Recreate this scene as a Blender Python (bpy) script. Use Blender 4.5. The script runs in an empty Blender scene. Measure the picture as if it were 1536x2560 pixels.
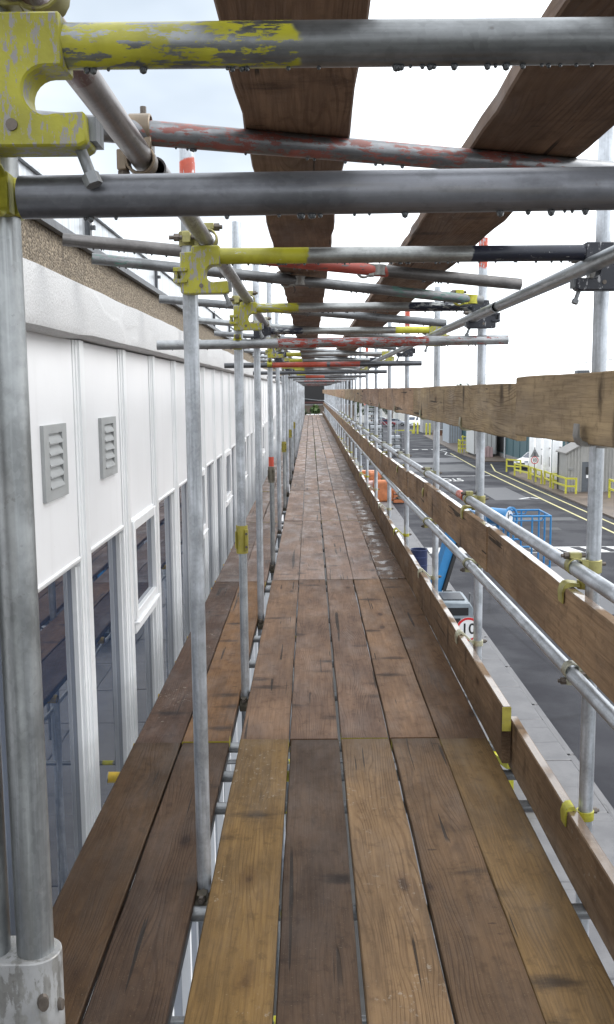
import bpy, bmesh, math, random
from mathutils import Vector, Matrix, Euler
random.seed(11)
sc = bpy.context.scene
COL = sc.collection
R = math.radians
sc.render.engine = 'CYCLES'
ORD = ['nearest', 'second', 'third', 'fourth', 'fifth', 'sixth', 'seventh', 'eighth', 'ninth', 'tenth', 'eleventh', 'twelfth',
       'thirteenth', 'fourteenth', 'fifteenth', 'sixteenth', 'seventeenth', 'eighteenth', 'nineteenth', 'twentieth']

G = -5.7            # street level; the walkway boards' top is z = 0

# ------------------------------------------------------------------ camera
def make_camera():
    p, y, r = R(-7.36), R(0.24), R(0.5)
    F = Vector((-math.sin(y)*math.cos(p), math.cos(y)*math.cos(p), math.sin(p)))
    Rt = Vector((math.cos(y), math.sin(y), 0)); U = Rt.cross(F)
    R2 = math.cos(r)*Rt - math.sin(r)*U; U2 = math.sin(r)*Rt + math.cos(r)*U
    cam = bpy.data.cameras.new('camera'); o = bpy.data.objects.new('camera', cam); COL.objects.link(o)
    m = Matrix((R2, U2, -F)).transposed().to_4x4(); m.translation = (0, 0, 1.62)
    o.matrix_world = m
    cam.sensor_fit = 'VERTICAL'; cam.sensor_height = 36; cam.lens = 36*2360/2560
    cam.clip_start = 0.05; cam.clip_end = 3000
    sc.camera = o
make_camera()

# ------------------------------------------------------------------ sky, sun, exposure
SUN_EL, SUN_AZ = R(38), R(75)      # high thin sun behind cloud, over the street
def make_world():
    w = bpy.data.worlds.new('World'); sc.world = w; w.use_nodes = True
    nt = w.node_tree; nt.nodes.clear()
    out = nt.nodes.new('ShaderNodeOutputWorld'); bg = nt.nodes.new('ShaderNodeBackground')
    sky = nt.nodes.new('ShaderNodeTexSky'); sky.sky_type = 'NISHITA'; sky.sun_disc = False
    sky.sun_elevation = SUN_EL; sky.sun_rotation = SUN_AZ
    tc = nt.nodes.new('ShaderNodeTexCoord')
    mp = nt.nodes.new('ShaderNodeMapping'); mp.inputs['Scale'].default_value = (1, 1, 2.2)
    nz = nt.nodes.new('ShaderNodeTexNoise'); nz.inputs['Scale'].default_value = 1.7; nz.inputs['Detail'].default_value = 5
    rp = nt.nodes.new('ShaderNodeValToRGB')
    rp.color_ramp.elements[0].position = 0.36; rp.color_ramp.elements[0].color = (0.80, 0.80, 0.80, 1)
    rp.color_ramp.elements[1].position = 0.58; rp.color_ramp.elements[1].color = (0.97, 0.97, 0.97, 1)
    mx = nt.nodes.new('ShaderNodeMix'); mx.data_type = 'RGBA'
    mx.inputs[7].default_value = (11.6, 12.1, 12.6, 1)       # overcast cloud sheet
    nt.links.new(tc.outputs['Generated'], mp.inputs[0]); nt.links.new(mp.outputs[0], nz.inputs[0])
    nt.links.new(nz.outputs[0], rp.inputs[0]); nt.links.new(rp.outputs[0], mx.inputs[0])
    # soft grey-blue thicker cloud: broad noise plus one bank to the left of the scaffold
    n2 = nt.nodes.new('ShaderNodeTexNoise'); n2.inputs['Scale'].default_value = 3.1; n2.inputs['Detail'].default_value = 4
    nt.links.new(mp.outputs[0], n2.inputs[0])
    dt = nt.nodes.new('ShaderNodeVectorMath'); dt.operation = 'DOT_PRODUCT'; dt.inputs[1].default_value = Vector((-.17, .93, .33)).normalized()
    nt.links.new(tc.outputs['Generated'], dt.inputs[0])
    ad = nt.nodes.new('ShaderNodeMath'); ad.operation = 'MULTIPLY_ADD'; ad.inputs[1].default_value = .09
    nt.links.new(n2.outputs[0], ad.inputs[0]); nt.links.new(dt.outputs['Value'], ad.inputs[2])
    mr = nt.nodes.new('ShaderNodeMapRange'); mr.interpolation_type = 'SMOOTHSTEP'
    mr.inputs[1].default_value = .985; mr.inputs[2].default_value = 1.055; mr.inputs[3].default_value = 0; mr.inputs[4].default_value = 1
    nt.links.new(ad.outputs[0], mr.inputs[0])
    m2 = nt.nodes.new('ShaderNodeMix'); m2.data_type = 'RGBA'; m2.inputs[7].default_value = (3.7, 4.25, 4.9, 1)
    nt.links.new(mr.outputs[0], m2.inputs[0])
    nt.links.new(sky.outputs[0], mx.inputs[6]); nt.links.new(mx.outputs[2], m2.inputs[6]); nt.links.new(m2.outputs[2], bg.inputs[0])
    bg.inputs[1].default_value = 0.12
    nt.links.new(bg.outputs[0], out.inputs[0])
make_world()
sl = bpy.data.lights.new('sun', 'SUN'); sl.energy = 1.5; sl.angle = R(40); sl.color = (1, .97, .93)
so = bpy.data.objects.new('sun', sl); COL.objects.link(so)
so.rotation_euler = (R(90)-SUN_EL, 0, R(180)-SUN_AZ)
sc.view_settings.view_transform = 'Standard'; sc.view_settings.look = 'None'
sc.view_settings.gamma = 1; sc.view_settings.use_curve_mapping = False
sc.view_settings.exposure = 0.68

# ------------------------------------------------------------------ materials
class M:
    def __init__(s, name):
        s.m = bpy.data.materials.new(name); s.m.use_nodes = True
        s.nt = s.m.node_tree; s.b = s.nt.nodes['Principled BSDF']
    def n(s, t, **k):
        nd = s.nt.nodes.new('ShaderNode'+t)
        for a, v in k.items(): setattr(nd, a, v)
        return nd
    def put(s, sock, v):
        if v is None: return
        if hasattr(v, 'is_output'): s.nt.links.new(v, sock)
        elif isinstance(v, (tuple, list)) and len(v) == 3 and sock.type == 'RGBA': sock.default_value = (*v, 1)
        else: sock.default_value = v
    def math(s, op, a, b=None, c=None, clamp=False):
        nd = s.n('Math', operation=op, use_clamp=clamp); s.put(nd.inputs[0], a)
        if b is not None: s.put(nd.inputs[1], b)
        if c is not None: s.put(nd.inputs[2], c)
        return nd.outputs[0]
    def vm(s, op, a, b=None):
        nd = s.n('VectorMath', operation=op); s.put(nd.inputs[0], a)
        if b is not None: s.put(nd.inputs[1], b)
        return nd.outputs[0]
    def noise(s, v, scale=5, detail=4, rough=.55, dist=0):
        nd = s.n('TexNoise'); s.put(nd.inputs['Vector'], v); nd.inputs['Scale'].default_value = scale
        nd.inputs['Detail'].default_value = detail; nd.inputs['Roughness'].default_value = rough
        nd.inputs['Distortion'].default_value = dist
        return nd.outputs[0]
    def voro(s, v, scale=5, rnd=1, feature='F1'):
        nd = s.n('TexVoronoi', feature=feature); s.put(nd.inputs['Vector'], v); nd.inputs['Scale'].default_value = scale
        nd.inputs['Randomness'].default_value = rnd
        return nd
    def step(s, f, a, b):                                   # smooth 0..1 between a and b (a may exceed b)
        nd = s.n('MapRange', interpolation_type='SMOOTHSTEP'); s.put(nd.inputs[0], f)
        nd.inputs[1].default_value = a; nd.inputs[2].default_value = b
        return nd.outputs[0]
    def lerp(s, f, a, b):
        nd = s.n('MapRange'); s.put(nd.inputs[0], f); nd.inputs[3].default_value = a; nd.inputs[4].default_value = b
        return nd.outputs[0]
    def mix(s, f, a, b, mode='MIX'):
        nd = s.n('Mix', data_type='RGBA', blend_type=mode); s.put(nd.inputs[0], f); s.put(nd.inputs[6], a); s.put(nd.inputs[7], b)
        return nd.outputs[2]
    def bump(s, h, strength=.3, dist=.01, prev=None):
        nd = s.n('Bump'); nd.inputs['Strength'].default_value = strength; nd.inputs['Distance'].default_value = dist
        s.put(nd.inputs['Height'], h)
        if prev is not None: s.put(nd.inputs['Normal'], prev)
        return nd.outputs[0]
    def obj(s, scale=(1, 1, 1), rnd=True):                   # object coordinates, shifted per object
        tc = s.n('TexCoord').outputs['Object']
        if rnd:
            r = s.n('ObjectInfo').outputs['Random']
            cb = s.n('CombineXYZ'); 
            for i, k in enumerate((37., 71., 113.)): s.put(cb.inputs[i], s.math('MULTIPLY', r, k))
            tc2 = s.vm('ADD', tc, cb.outputs[0])
        else: tc2 = tc
        return tc, tc2, (s.vm('MULTIPLY', tc2, tuple(scale)))
    def sep(s, v):
        nd = s.n('SeparateXYZ'); s.put(nd.inputs[0], v); return nd.outputs
    def set(s, color=None, rough=None, metal=None, normal=None, spec=None):
        for k, v in (('Base Color', color), ('Roughness', rough), ('Metallic', metal), ('Normal', normal), ('Specular IOR Level', spec)):
            if v is not None: s.put(s.b.inputs[k], v)
        return s.m

def wood(name, ends=True, wetness=0.0, streaks=False, puddle=False):
    """weathered sawn board: grain along local Y, width X; tint comes from the object's colour"""
    m = M(name); tc, tr, _ = m.obj()
    oi = m.n('ObjectInfo'); tint = m.mix(1, oi.outputs['Color'], (.97, .88, .78), 'MULTIPLY'); rnd = oi.outputs['Random']
    # growth rings cut lengthwise: thin wavy lines that open round the knots
    warp = m.noise(m.vm('MULTIPLY', tr, (5.5, .85, 3)), 1.0, 2, .5)
    x = m.sep(tr)[0]
    ph = m.math('ADD', m.math('MULTIPLY', x, 430.), m.math('MULTIPLY', warp, 105.))
    ring = m.math('MULTIPLY_ADD', m.math('SINE', ph), .5, .5)
    ringw = m.math('MULTIPLY', m.step(ring, .55, 1.05), m.math('MULTIPLY', m.lerp(m.math('FRACT', m.math('MULTIPLY', rnd, 7.3)), .08, .75), m.step(m.noise(m.vm('MULTIPLY', tr, (2, .5, 1)), 4.0, 3), .36, .62)))
    g1 = m.noise(m.vm('MULTIPLY', tr, (1, .022, 1)), 150, 5, .65, .3)
    g2 = m.noise(m.vm('MULTIPLY', tr, (1, .06, 1)), 52, 4, .6, .4)
    big = m.noise(m.vm('MULTIPLY', tr, (1.6, .55, 1.4)), 2.6, 5, .62)
    mott = m.noise(m.vm('MULTIPLY', tr, (1, .7, 1)), 21, 5, .66)
    # knots, and the dark bruised bands that lie across the board beside them
    v = m.voro(m.vm('MULTIPLY', tr, (6.2, 2.6, 3)), 1.0, .95)
    kd = m.math('ADD', m.math('MULTIPLY', v.outputs['Distance'], 1.0), m.math('MULTIPLY', m.math('SUBTRACT', m.noise(m.vm('MULTIPLY', tr, (40, 26, 14)), 1, 4), .5), .16))
    ksel = m.step(m.sep(v.outputs['Color'])[0], .50, .56)
    knot = m.math('MULTIPLY', m.step(kd, .15, .06), ksel)
    halo = m.math('MULTIPLY', m.step(kd, .30, .10), ksel)
    v2 = m.voro(m.vm('MULTIPLY', tr, (2.6, 6.2, 3)), 1.0, 1.0)
    sd = m.math('ADD', v2.outputs['Distance'], m.math('MULTIPLY', m.math('SUBTRACT', m.noise(m.vm('MULTIPLY', tr, (13, 42, 10)), 1, 5, .65), .5), .40))
    smear = m.math('MULTIPLY', m.step(sd, .33, .05), m.step(m.sep(v2.outputs['Color'])[1], .40, .58))
    crack = m.math('MULTIPLY', m.step(m.noise(m.vm('MULTIPLY', tr, (1, .022, 1)), 34, 2, .4), .672, .684), m.step(m.noise(tr, 2.1, 1), .46, .52))
    c = m.mix(m.step(g2, .3, .72), m.mix(1, tint, (.84, .82, .80), 'MULTIPLY'), m.mix(1, tint, (1.14, 1.12, 1.08), 'MULTIPLY'))
    c = m.mix(m.math('MULTIPLY', m.step(g1, .48, .64), .46), c, m.mix(1, tint, (.56, .52, .48), 'MULTIPLY'))
    c = m.mix(ringw, c, m.mix(1, tint, (.50, .44, .40), 'MULTIPLY'))
    c = m.mix(m.step(big, .34, .66), m.mix(1, c, (.74, .72, .73), 'MULTIPLY'), m.mix(1, c, (1.16, 1.12, 1.06), 'MULTIPLY'))
    c = m.mix(m.math('MULTIPLY', m.step(mott, .52, .68), .5), c, m.mix(1, tint, (.46, .43, .42), 'MULTIPLY'))
    c = m.mix(m.math('MULTIPLY', halo, .55), c, m.mix(1, tint, (.55, .45, .38), 'MULTIPLY'))
    c = m.mix(m.math('MULTIPLY', knot, .85), c, m.mix(1, tint, (.20, .15, .13), 'MULTIPLY'))
    c = m.mix(m.math('MULTIPLY', smear, .92), c, m.mix(1, tint, (.17, .15, .15), 'MULTIPLY'))
    c = m.mix(m.math('MULTIPLY', crack, .85), c, (.012, .009, .007))
    # crosswise nicks and dents, and pale mortar splashes on some boards
    v3 = m.voro(m.vm('MULTIPLY', tr, (13, 30, 9)), 1.0, 1.0)
    nd = m.math('ADD', v3.outputs['Distance'], m.math('MULTIPLY', m.math('SUBTRACT', m.noise(m.vm('MULTIPLY', tr, (30, 90, 30)), 1, 3), .5), .35))
    nick = m.math('MULTIPLY', m.step(nd, .26, .14), m.math('MULTIPLY', m.step(m.sep(v3.outputs['Color'])[2], .84, .88), m.step(m.noise(tr, 3.3, 2), .46, .6)))
    c = m.mix(m.math('MULTIPLY', nick, .6), c, m.mix(1, tint, (.16, .13, .12), 'MULTIPLY'))
    spl = m.math('MULTIPLY', m.step(m.noise(m.vm('MULTIPLY', tr, (1, .8, 1)), 44, 4, .7), .60, .66), m.math('MULTIPLY', m.step(m.noise(m.vm('MULTIPLY', tr, (3, 1.3, 1)), 1.5, 2), .50, .60), m.step(m.math('FRACT', m.math('MULTIPLY', rnd, 3.7)), .55, .7)))
    c = m.mix(m.math('MULTIPLY', spl, .45), c, (.34, .31, .26))
    if streaks:                                             # rain runs down the face of upright boards
        sv = m.noise(m.vm('MULTIPLY', tr, (1, 9, .9)), 1.6, 5, .62)
        c = m.mix(m.math('MULTIPLY', m.step(sv, .58, .74), .36), c, m.mix(1, tint, (.34, .28, .22), 'MULTIPLY'))
    grit = m.noise(tr, 190, 2, .5)
    c = m.mix(m.math('MULTIPLY', m.step(grit, .68, .73), .22), c, (.30, .26, .20))
    edge = m.step(m.math('ABSOLUTE', m.sep(tc)[0]), .100, .113)
    c = m.mix(m.math('MULTIPLY', edge, m.lerp(mott, .15, .6)), c, m.mix(1, tint, (.50, .47, .42), 'MULTIPLY'))
    if ends:
        y = m.math('ABSOLUTE', m.sep(tc)[1])
        nz = m.math('ABSOLUTE', m.sep(m.n('NewGeometry').outputs['Normal'])[2])
        e = m.math('MULTIPLY', m.step(m.math('ADD', y, m.math('MULTIPLY', m.noise(tr, 22, 4), .12)), 1.83, 1.87), m.step(nz, .8, .4))
        sel = m.step(rnd, .66, .68)
        c = m.mix(m.math('MULTIPLY', m.math('MULTIPLY', e, sel), .85), c, (.50, .46, .04))
        endd = m.math('MULTIPLY', m.step(m.math('ADD', y, m.math('MULTIPLY', m.noise(tr, 14, 4), .10)), 1.80, 1.93), .45)
        c = m.mix(endd, c, m.mix(1, tint, (.5, .46, .44), 'MULTIPLY'))
    wet = m.noise(m.vm('MULTIPLY', tr, (2.6, .9, 1)), 2.6, 5, .6)
    film = m.step(wet, .38, .74) if not puddle else m.step(m.noise(m.vm('MULTIPLY', tr, (1.2, .8, 1)), 5.5, 5, .62), .50, .545)
    lo = .48 - wetness*.26
    r0 = m.math('ADD', .74 - wetness*.18, m.math('MULTIPLY', m.math('SUBTRACT', mott, .5), .3))
    rough = m.n('MapRange'); m.put(rough.inputs[0], film); m.put(rough.inputs[3], r0); rough.inputs[4].default_value = lo if not puddle else .2
    rough = rough.outputs[0]
    if streaks:                                             # rain water lies on the upward edges
        nzu = m.sep(m.n('NewGeometry').outputs['Normal'])[2]
        wf = m.math('MULTIPLY', m.step(nzu, .75, .95), m.step(m.noise(m.vm('MULTIPLY', tr, (1, .6, 1)), 4, 3), .38, .5))
        rough = m.math('SUBTRACT', rough, m.math('MULTIPLY', wf, .36), clamp=True)
        m.put(m.b.inputs['Coat Weight'], wf); m.b.inputs['Coat Roughness'].default_value = .08
    if puddle: m.put(m.b.inputs['Coat Weight'], m.math('MULTIPLY', film, .4)); m.b.inputs['Coat Roughness'].default_value = .12
    h = m.math('ADD', m.math('MULTIPLY', g1, .5), m.math('ADD', m.math('MULTIPLY', ringw, -.5), m.math('ADD', m.math('MULTIPLY', crack, -1.2), m.math('MULTIPLY', mott, .4))))
    return m.set(c, rough, 0, m.bump(h, .5, .004), .14 + wetness*.3)

def tube(name, paints=(), base=(.38, .395, .40), metal=.75, rough=.36, dirt=.6):
    """galvanised tube, axis along local Z; paints = (z0, z1, colour, wear)"""
    m = M(name); tc, tr, _ = m.obj()
    st = m.noise(m.vm('MULTIPLY', tr, (1, 1, .06)), 60, 4, .6)
    bl = m.noise(tr, 9, 5, .62)
    fl = m.voro(m.vm('MULTIPLY', tr, (1, 1, .7)), 170).outputs['Color']
    c = m.mix(m.step(bl, .33, .68), tuple(x*.55 for x in base), base)
    lg = m.noise(m.vm('MULTIPLY', tr, (1, 1, .035)), 42, 4, .62); c = m.mix(m.step(lg, .45, .66), c, tuple(x*.52 for x in base)); c = m.mix(m.math('MULTIPLY', m.step(lg, .42, .30), .5), c, tuple(min(1, x*1.35) for x in base))
    c = m.mix(m.math('MULTIPLY', m.sep(fl)[0], .13), c, tuple(min(1, x*1.5) for x in base))
    c = m.mix(m.math('MULTIPLY', m.step(st, .55, .7), .35*dirt+.1), c, (.20, .19, .18))
    stain = m.step(m.noise(m.vm('MULTIPLY', tr, (1, 1, .6)), 17, 7, .72), .53, .66); c = m.mix(m.math('MULTIPLY', stain, .42*dirt), c, tuple(x*.42 for x in base))
    spot = m.step(m.noise(tr, 42, 4, .6), .66, .72)
    c = m.mix(m.math('MULTIPLY', spot, .5*dirt), c, (.07, .055, .045))
    met = m.math('SUBTRACT', metal, m.math('MULTIPLY', spot, .3))
    z = m.sep(tc)[2]
    pm = None
    for z0, z1, col, wear in paints:
        zz = m.math('ADD', z, m.math('MULTIPLY', m.math('SUBTRACT', m.noise(tr, 24, 3), .5), .05))
        msk = m.math('MULTIPLY', m.step(zz, z0-.004, z0+.004), m.step(zz, z1+.004, z1-.004))
        n1 = m.math('ADD', m.math('MULTIPLY', m.noise(m.vm('MULTIPLY', tr, (1, 1, .5)), 46, 8, .76), .62), m.math('MULTIPLY', m.noise(m.vm('MULTIPLY', tr, (1, 1, .12)), 120, 4, .7), .38))
        keep = m.step(n1, wear-.012, wear+.012)
        msk = m.math('MULTIPLY', msk, keep)
        col2 = m.mix(m.step(m.noise(tr, 16, 4), .4, .65), tuple(x*.75 for x in col), col)
        c = m.mix(msk, c, col2)
        pm = msk if pm is None else m.math('MAXIMUM', pm, msk)
    if pm is not None:
        met = m.math('MULTIPLY', met, m.math('SUBTRACT', 1, pm, clamp=True))
    rg = m.lerp(bl, rough-.12, rough+.16)
    return m.set(c, rg, met, m.bump(m.noise(tr, 55, 3), .12, .003), .5)

def paint(name, col, rough=.5, metal=0, var=.18, scale=6, under=None, wear=.34, bumps=.06, objcol=False, streak=0):
    m = M(name); tc, tr, _ = m.obj()
    n1 = m.noise(tr, scale, 5, .6)
    base = m.n('ObjectInfo').outputs['Color'] if objcol else col
    c = m.mix(m.step(n1, .3, .7), m.mix(1, base, (1-var,)*3, 'MULTIPLY'), base)
    if streak:
        s2 = m.noise(m.vm('MULTIPLY', tr, (1, 1, .05)), 9, 4, .6)
        c = m.mix(m.math('MULTIPLY', m.step(s2, .55, .72), streak), c, m.mix(1, base, (.62, .6, .57), 'MULTIPLY'))
    if streak:
        rr = m.n('ObjectInfo').outputs['Random']; cb = m.n('CombineXYZ'); [m.put(cb.inputs[i], m.lerp(rr, .95, 1.03)) for i in range(3)]
        c = m.mix(1, c, cb.outputs[0], 'MULTIPLY')
        sp = m.step(m.noise(tr, 26, 6, .7), .70, .74); c = m.mix(m.math('MULTIPLY', sp, .35), c, m.mix(1, base, (.5, .46, .4), 'MULTIPLY'))
    met = metal
    if under is not None:
        k = m.step(m.math('ADD', m.math('MULTIPLY', m.noise(m.vm('MULTIPLY', tr, (1, 1, .5)), 52, 8, .76), .62), m.math('MULTIPLY', m.noise(m.vm('MULTIPLY', tr, (1, 1, .15)), 130, 4, .7), .38)), wear-.010, wear+.010)
        c = m.mix(k, under, c)
    return m.set(c, m.lerp(n1, rough-.08, rough+.1), met, m.bump(m.noise(tr, scale*7, 3), bumps, .004), .5)

def flat(name, col, rough=.6, metal=0, spec=.5):
    m = M(name); tc, tr, _ = m.obj()
    n1 = m.noise(tr, 8, 3)
    return m.set(m.mix(n1, tuple(x*.85 for x in col), tuple(min(1, x*1.1) for x in col)), rough, metal, None, spec)

YEL = (.41, .385, .03); REDP = (.36, .06, .042); NAVY = (.012, .015, .03); GRN = (.10, .20, .17)
MAT = {}
MAT['wood_deck'] = wood('deck_wood', wetness=.3)
MAT['wood_far'] = wood('deck_wood_wet', wetness=.8)
MAT['wood_up'] = wood('upright_board_wood', ends=False, streaks=True)
MAT['wood_puddle'] = wood('deck_wood_puddled', wetness=.65, puddle=True)
MAT['galv'] = tube('galvanised_steel')
MAT['galv_new'] = tube('galvanised_steel_bright', base=(.55, .58, .62), rough=.36, dirt=.15, metal=.6)
MAT['galv_dark'] = tube('galvanised_steel_dull', base=(.27, .28, .29), rough=.46, dirt=.8)
MAT['steel_black'] = tube('dark_steel', base=(.10, .105, .115), rough=.5, dirt=.8, metal=.4)
MAT['rust'] = tube('rusty_steel', base=(.12, .085, .07), rough=.6, dirt=1, metal=.2)
MAT['coupler'] = paint('coupler_zinc', (.42, .40, .27), .42, .45, .35, 30, (.16, .13, .10), .40, objcol=True)
MAT['bolt'] = paint('bolt_steel', (.16, .135, .115), .5, .5, .4, 40)
MAT['claw_y'] = paint('chipped_yellow_paint', YEL, .45, 0, .3, 14, (.27, .255, .245), .472, .2)
MAT['claw_k'] = paint('chipped_black_paint', (.018, .02, .03), .45, 0, .3, 14, (.34, .34, .35), .42, .15)
MAT['yellow'] = paint('yellow_paint', (.50, .475, .045), .45, 0, .15, 4, (.35, .3, .12), .27)
MAT['band'] = paint('yellow_sleeve_paint', (.36, .31, .05), .5, 0, .3, 20, (.25, .22, .12), .42)
MAT['panel'] = paint('white_panel_paint', (.78, .78, .79), .45, 0, .035, 2.2, None, .3, .05, streak=.10)
MAT['frame'] = paint('white_gloss_frame', (.80, .81, .82), .32, 0, .05, 5, None, .3, .05, streak=.12)
MAT['louvre'] = paint('grey_louvre_paint', (.36, .37, .37), .5, 0, .12, 9)
MAT['dark'] = flat('dark_gap', (.02, .02, .021), .8)
MAT['rubber'] = flat('rubber', (.018, .018, .018), .8)

def m_fascia():
    m = M('painted_concrete'); tc, tr, _ = m.obj(rnd=False)
    n = m.noise(tr, 95, 5, .7); b = m.noise(tr, 3, 4); p = m.step(m.noise(m.vm('MULTIPLY', tr, (1, .8, 2)), 1.4, 2), .55, .6)
    c = m.mix(m.step(n, .3, .62), (.42, .42, .425), (.55, .555, .56)); c = m.mix(m.math('MULTIPLY', b, .25), c, (.6, .59, .58))
    return m.set(c, .75, 0, m.bump(m.math('MULTIPLY', n, m.math('SUBTRACT', 1.1, p)), .6, .008))
def m_pebble():
    m = M('pebbledash'); tc, tr, _ = m.obj(rnd=False)
    v = m.voro(tr, 88); s = m.noise(m.vm('MULTIPLY', tr, (1, 3, .5)), 2.2, 5, .62); f = m.noise(tr, 70, 3)
    c = m.mix(m.sep(v.outputs['Color'])[0], (.12, .095, .068), (.30, .245, .175)); c = m.mix(m.step(f, .62, .72), c, (.06, .045, .03))
    c = m.mix(m.math('MULTIPLY', m.step(s, .58, .72), .65), c, (.075, .055, .04))
    return m.set(c, .85, 0, m.bump(m.math('SUBTRACT', 1, v.outputs['Distance']), 1.0, .012))
def m_parapet():
    m = M('weathered_metal_cladding'); tc, tr, _ = m.obj()
    n = m.noise(m.vm('MULTIPLY', tr, (1, 7, .5)), 2.6, 5, .65); n2 = m.noise(tr, 30, 3)
    c = m.mix(m.step(n, .35, .7), (.33, .35, .37), (.62, .65, .68)); c = m.mix(m.math('MULTIPLY', n2, .2), c, (.25, .25, .25))
    return m.set(c, .35, .55, m.bump(n, .1, .01))
def m_glass():
    m = M('window_glass'); tc, tr, _ = m.obj()
    n = m.noise(tr, 1.1, 2)
    m.b.inputs['IOR'].default_value = 1.6
    return m.set((.020, .034, .066), .015, 0, m.bump(n, .02, .05), .6)
def m_asphalt():
    m = M('asphalt'); tc, tr, _ = m.obj(rnd=False)
    f = m.noise(tr, 90, 3, .7); b = m.noise(tr, .16, 5, .6); l = m.noise(m.vm('MULTIPLY', tr, (1, .07, 1)), 1.1, 4, .6)
    c = m.mix(m.step(f, .3, .75), (.016, .016, .020), (.042, .042, .049)); c = m.mix(m.math('MULTIPLY', m.step(b, .4, .62), .5), c, (.042, .042, .049))
    c = m.mix(m.math('MULTIPLY', m.step(l, .52, .7), .35), c, (.025, .025, .03))
    v = m.voro(m.vm('ADD', m.vm('MULTIPLY', tr, (.13, .06, 1)), (3, 1, 0)), 1, 1, 'DISTANCE_TO_EDGE')
    c = m.mix(m.math('MULTIPLY', m.step(v.outputs[0], .008, .002), .4), c, (.015, .015, .017))
    wet = m.noise(tr, .35, 4)
    return m.set(c, m.lerp(m.step(wet, .4, .6), .75, .55), 0, m.bump(f, .4, .006), .10)
def m_conc(name, a, b, sc1=3.):
    m = M(name); tc, tr, _ = m.obj()
    n = m.noise(tr, sc1, 6, .65); f = m.noise(tr, 60, 3); st = m.noise(m.vm('MULTIPLY', tr, (.35, 3, 1)), 1.7, 5, .65)
    c = m.mix(m.step(n, .3, .7), a, b); c = m.mix(m.math('MULTIPLY', m.step(f, .5, .8), .25), c, tuple(x*.5 for x in a))
    c = m.mix(m.math('MULTIPLY', m.step(st, .6, .68), .5), c, tuple(x*.45 for x in a))
    return m.set(c, m.lerp(n, .4, .7), 0, m.bump(f, .3, .006))
MAT['iron'] = paint('cast_iron', (.03, .03, .032), .55, .4)
MAT['fascia'] = m_fascia(); MAT['pebble'] = m_pebble(); MAT['parapet'] = m_parapet(); MAT['glass'] = m_glass()
MAT['asphalt'] = m_asphalt()
MAT['patch_dark'] = m_conc('dark_tar_patch', (.018, .018, .021), (.034, .034, .039), .8)
MAT['patch_pale'] = m_conc('worn_tar_patch', (.045, .045, .05), (.075, .075, .082), .8)
MAT['slab'] = m_conc('pale_concrete', (.085, .083, .088), (.145, .142, .146))
MAT['kerbc'] = m_conc('kerb_concrete', (.13, .125, .12), (.24, .235, .23))
MAT['dirt'] = m_conc('brown_pavement', (.075, .055, .04), (.14, .105, .08), 1.2)
MAT['deck_shade'] = m_conc('concrete_painted_shade', (.02, .019, .018), (.042, .04, .037))  # pavement concrete darkened in colour to stand for the shade under the walkway
MAT['earth'] = m_conc('ground_surface', (.08, .08, .07), (.14, .135, .12), .4)
MAT['line_w'] = paint('white_road_paint', (.62, .62, .61), .6, 0, .3, 3, (.09, .09, .1), .36)
MAT['line_y'] = paint('worn_yellow_road_paint', (.55, .50, .24), .6, 0, .3, 3, (.09, .09, .1), .37)

def water_mat():
    m = M('water_drop'); m.b.inputs['Transmission Weight'].default_value = .35; m.b.inputs['IOR'].default_value = 1.33
    return m.set((.10, .105, .11), .04, 0)
MAT['water'] = water_mat()

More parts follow.
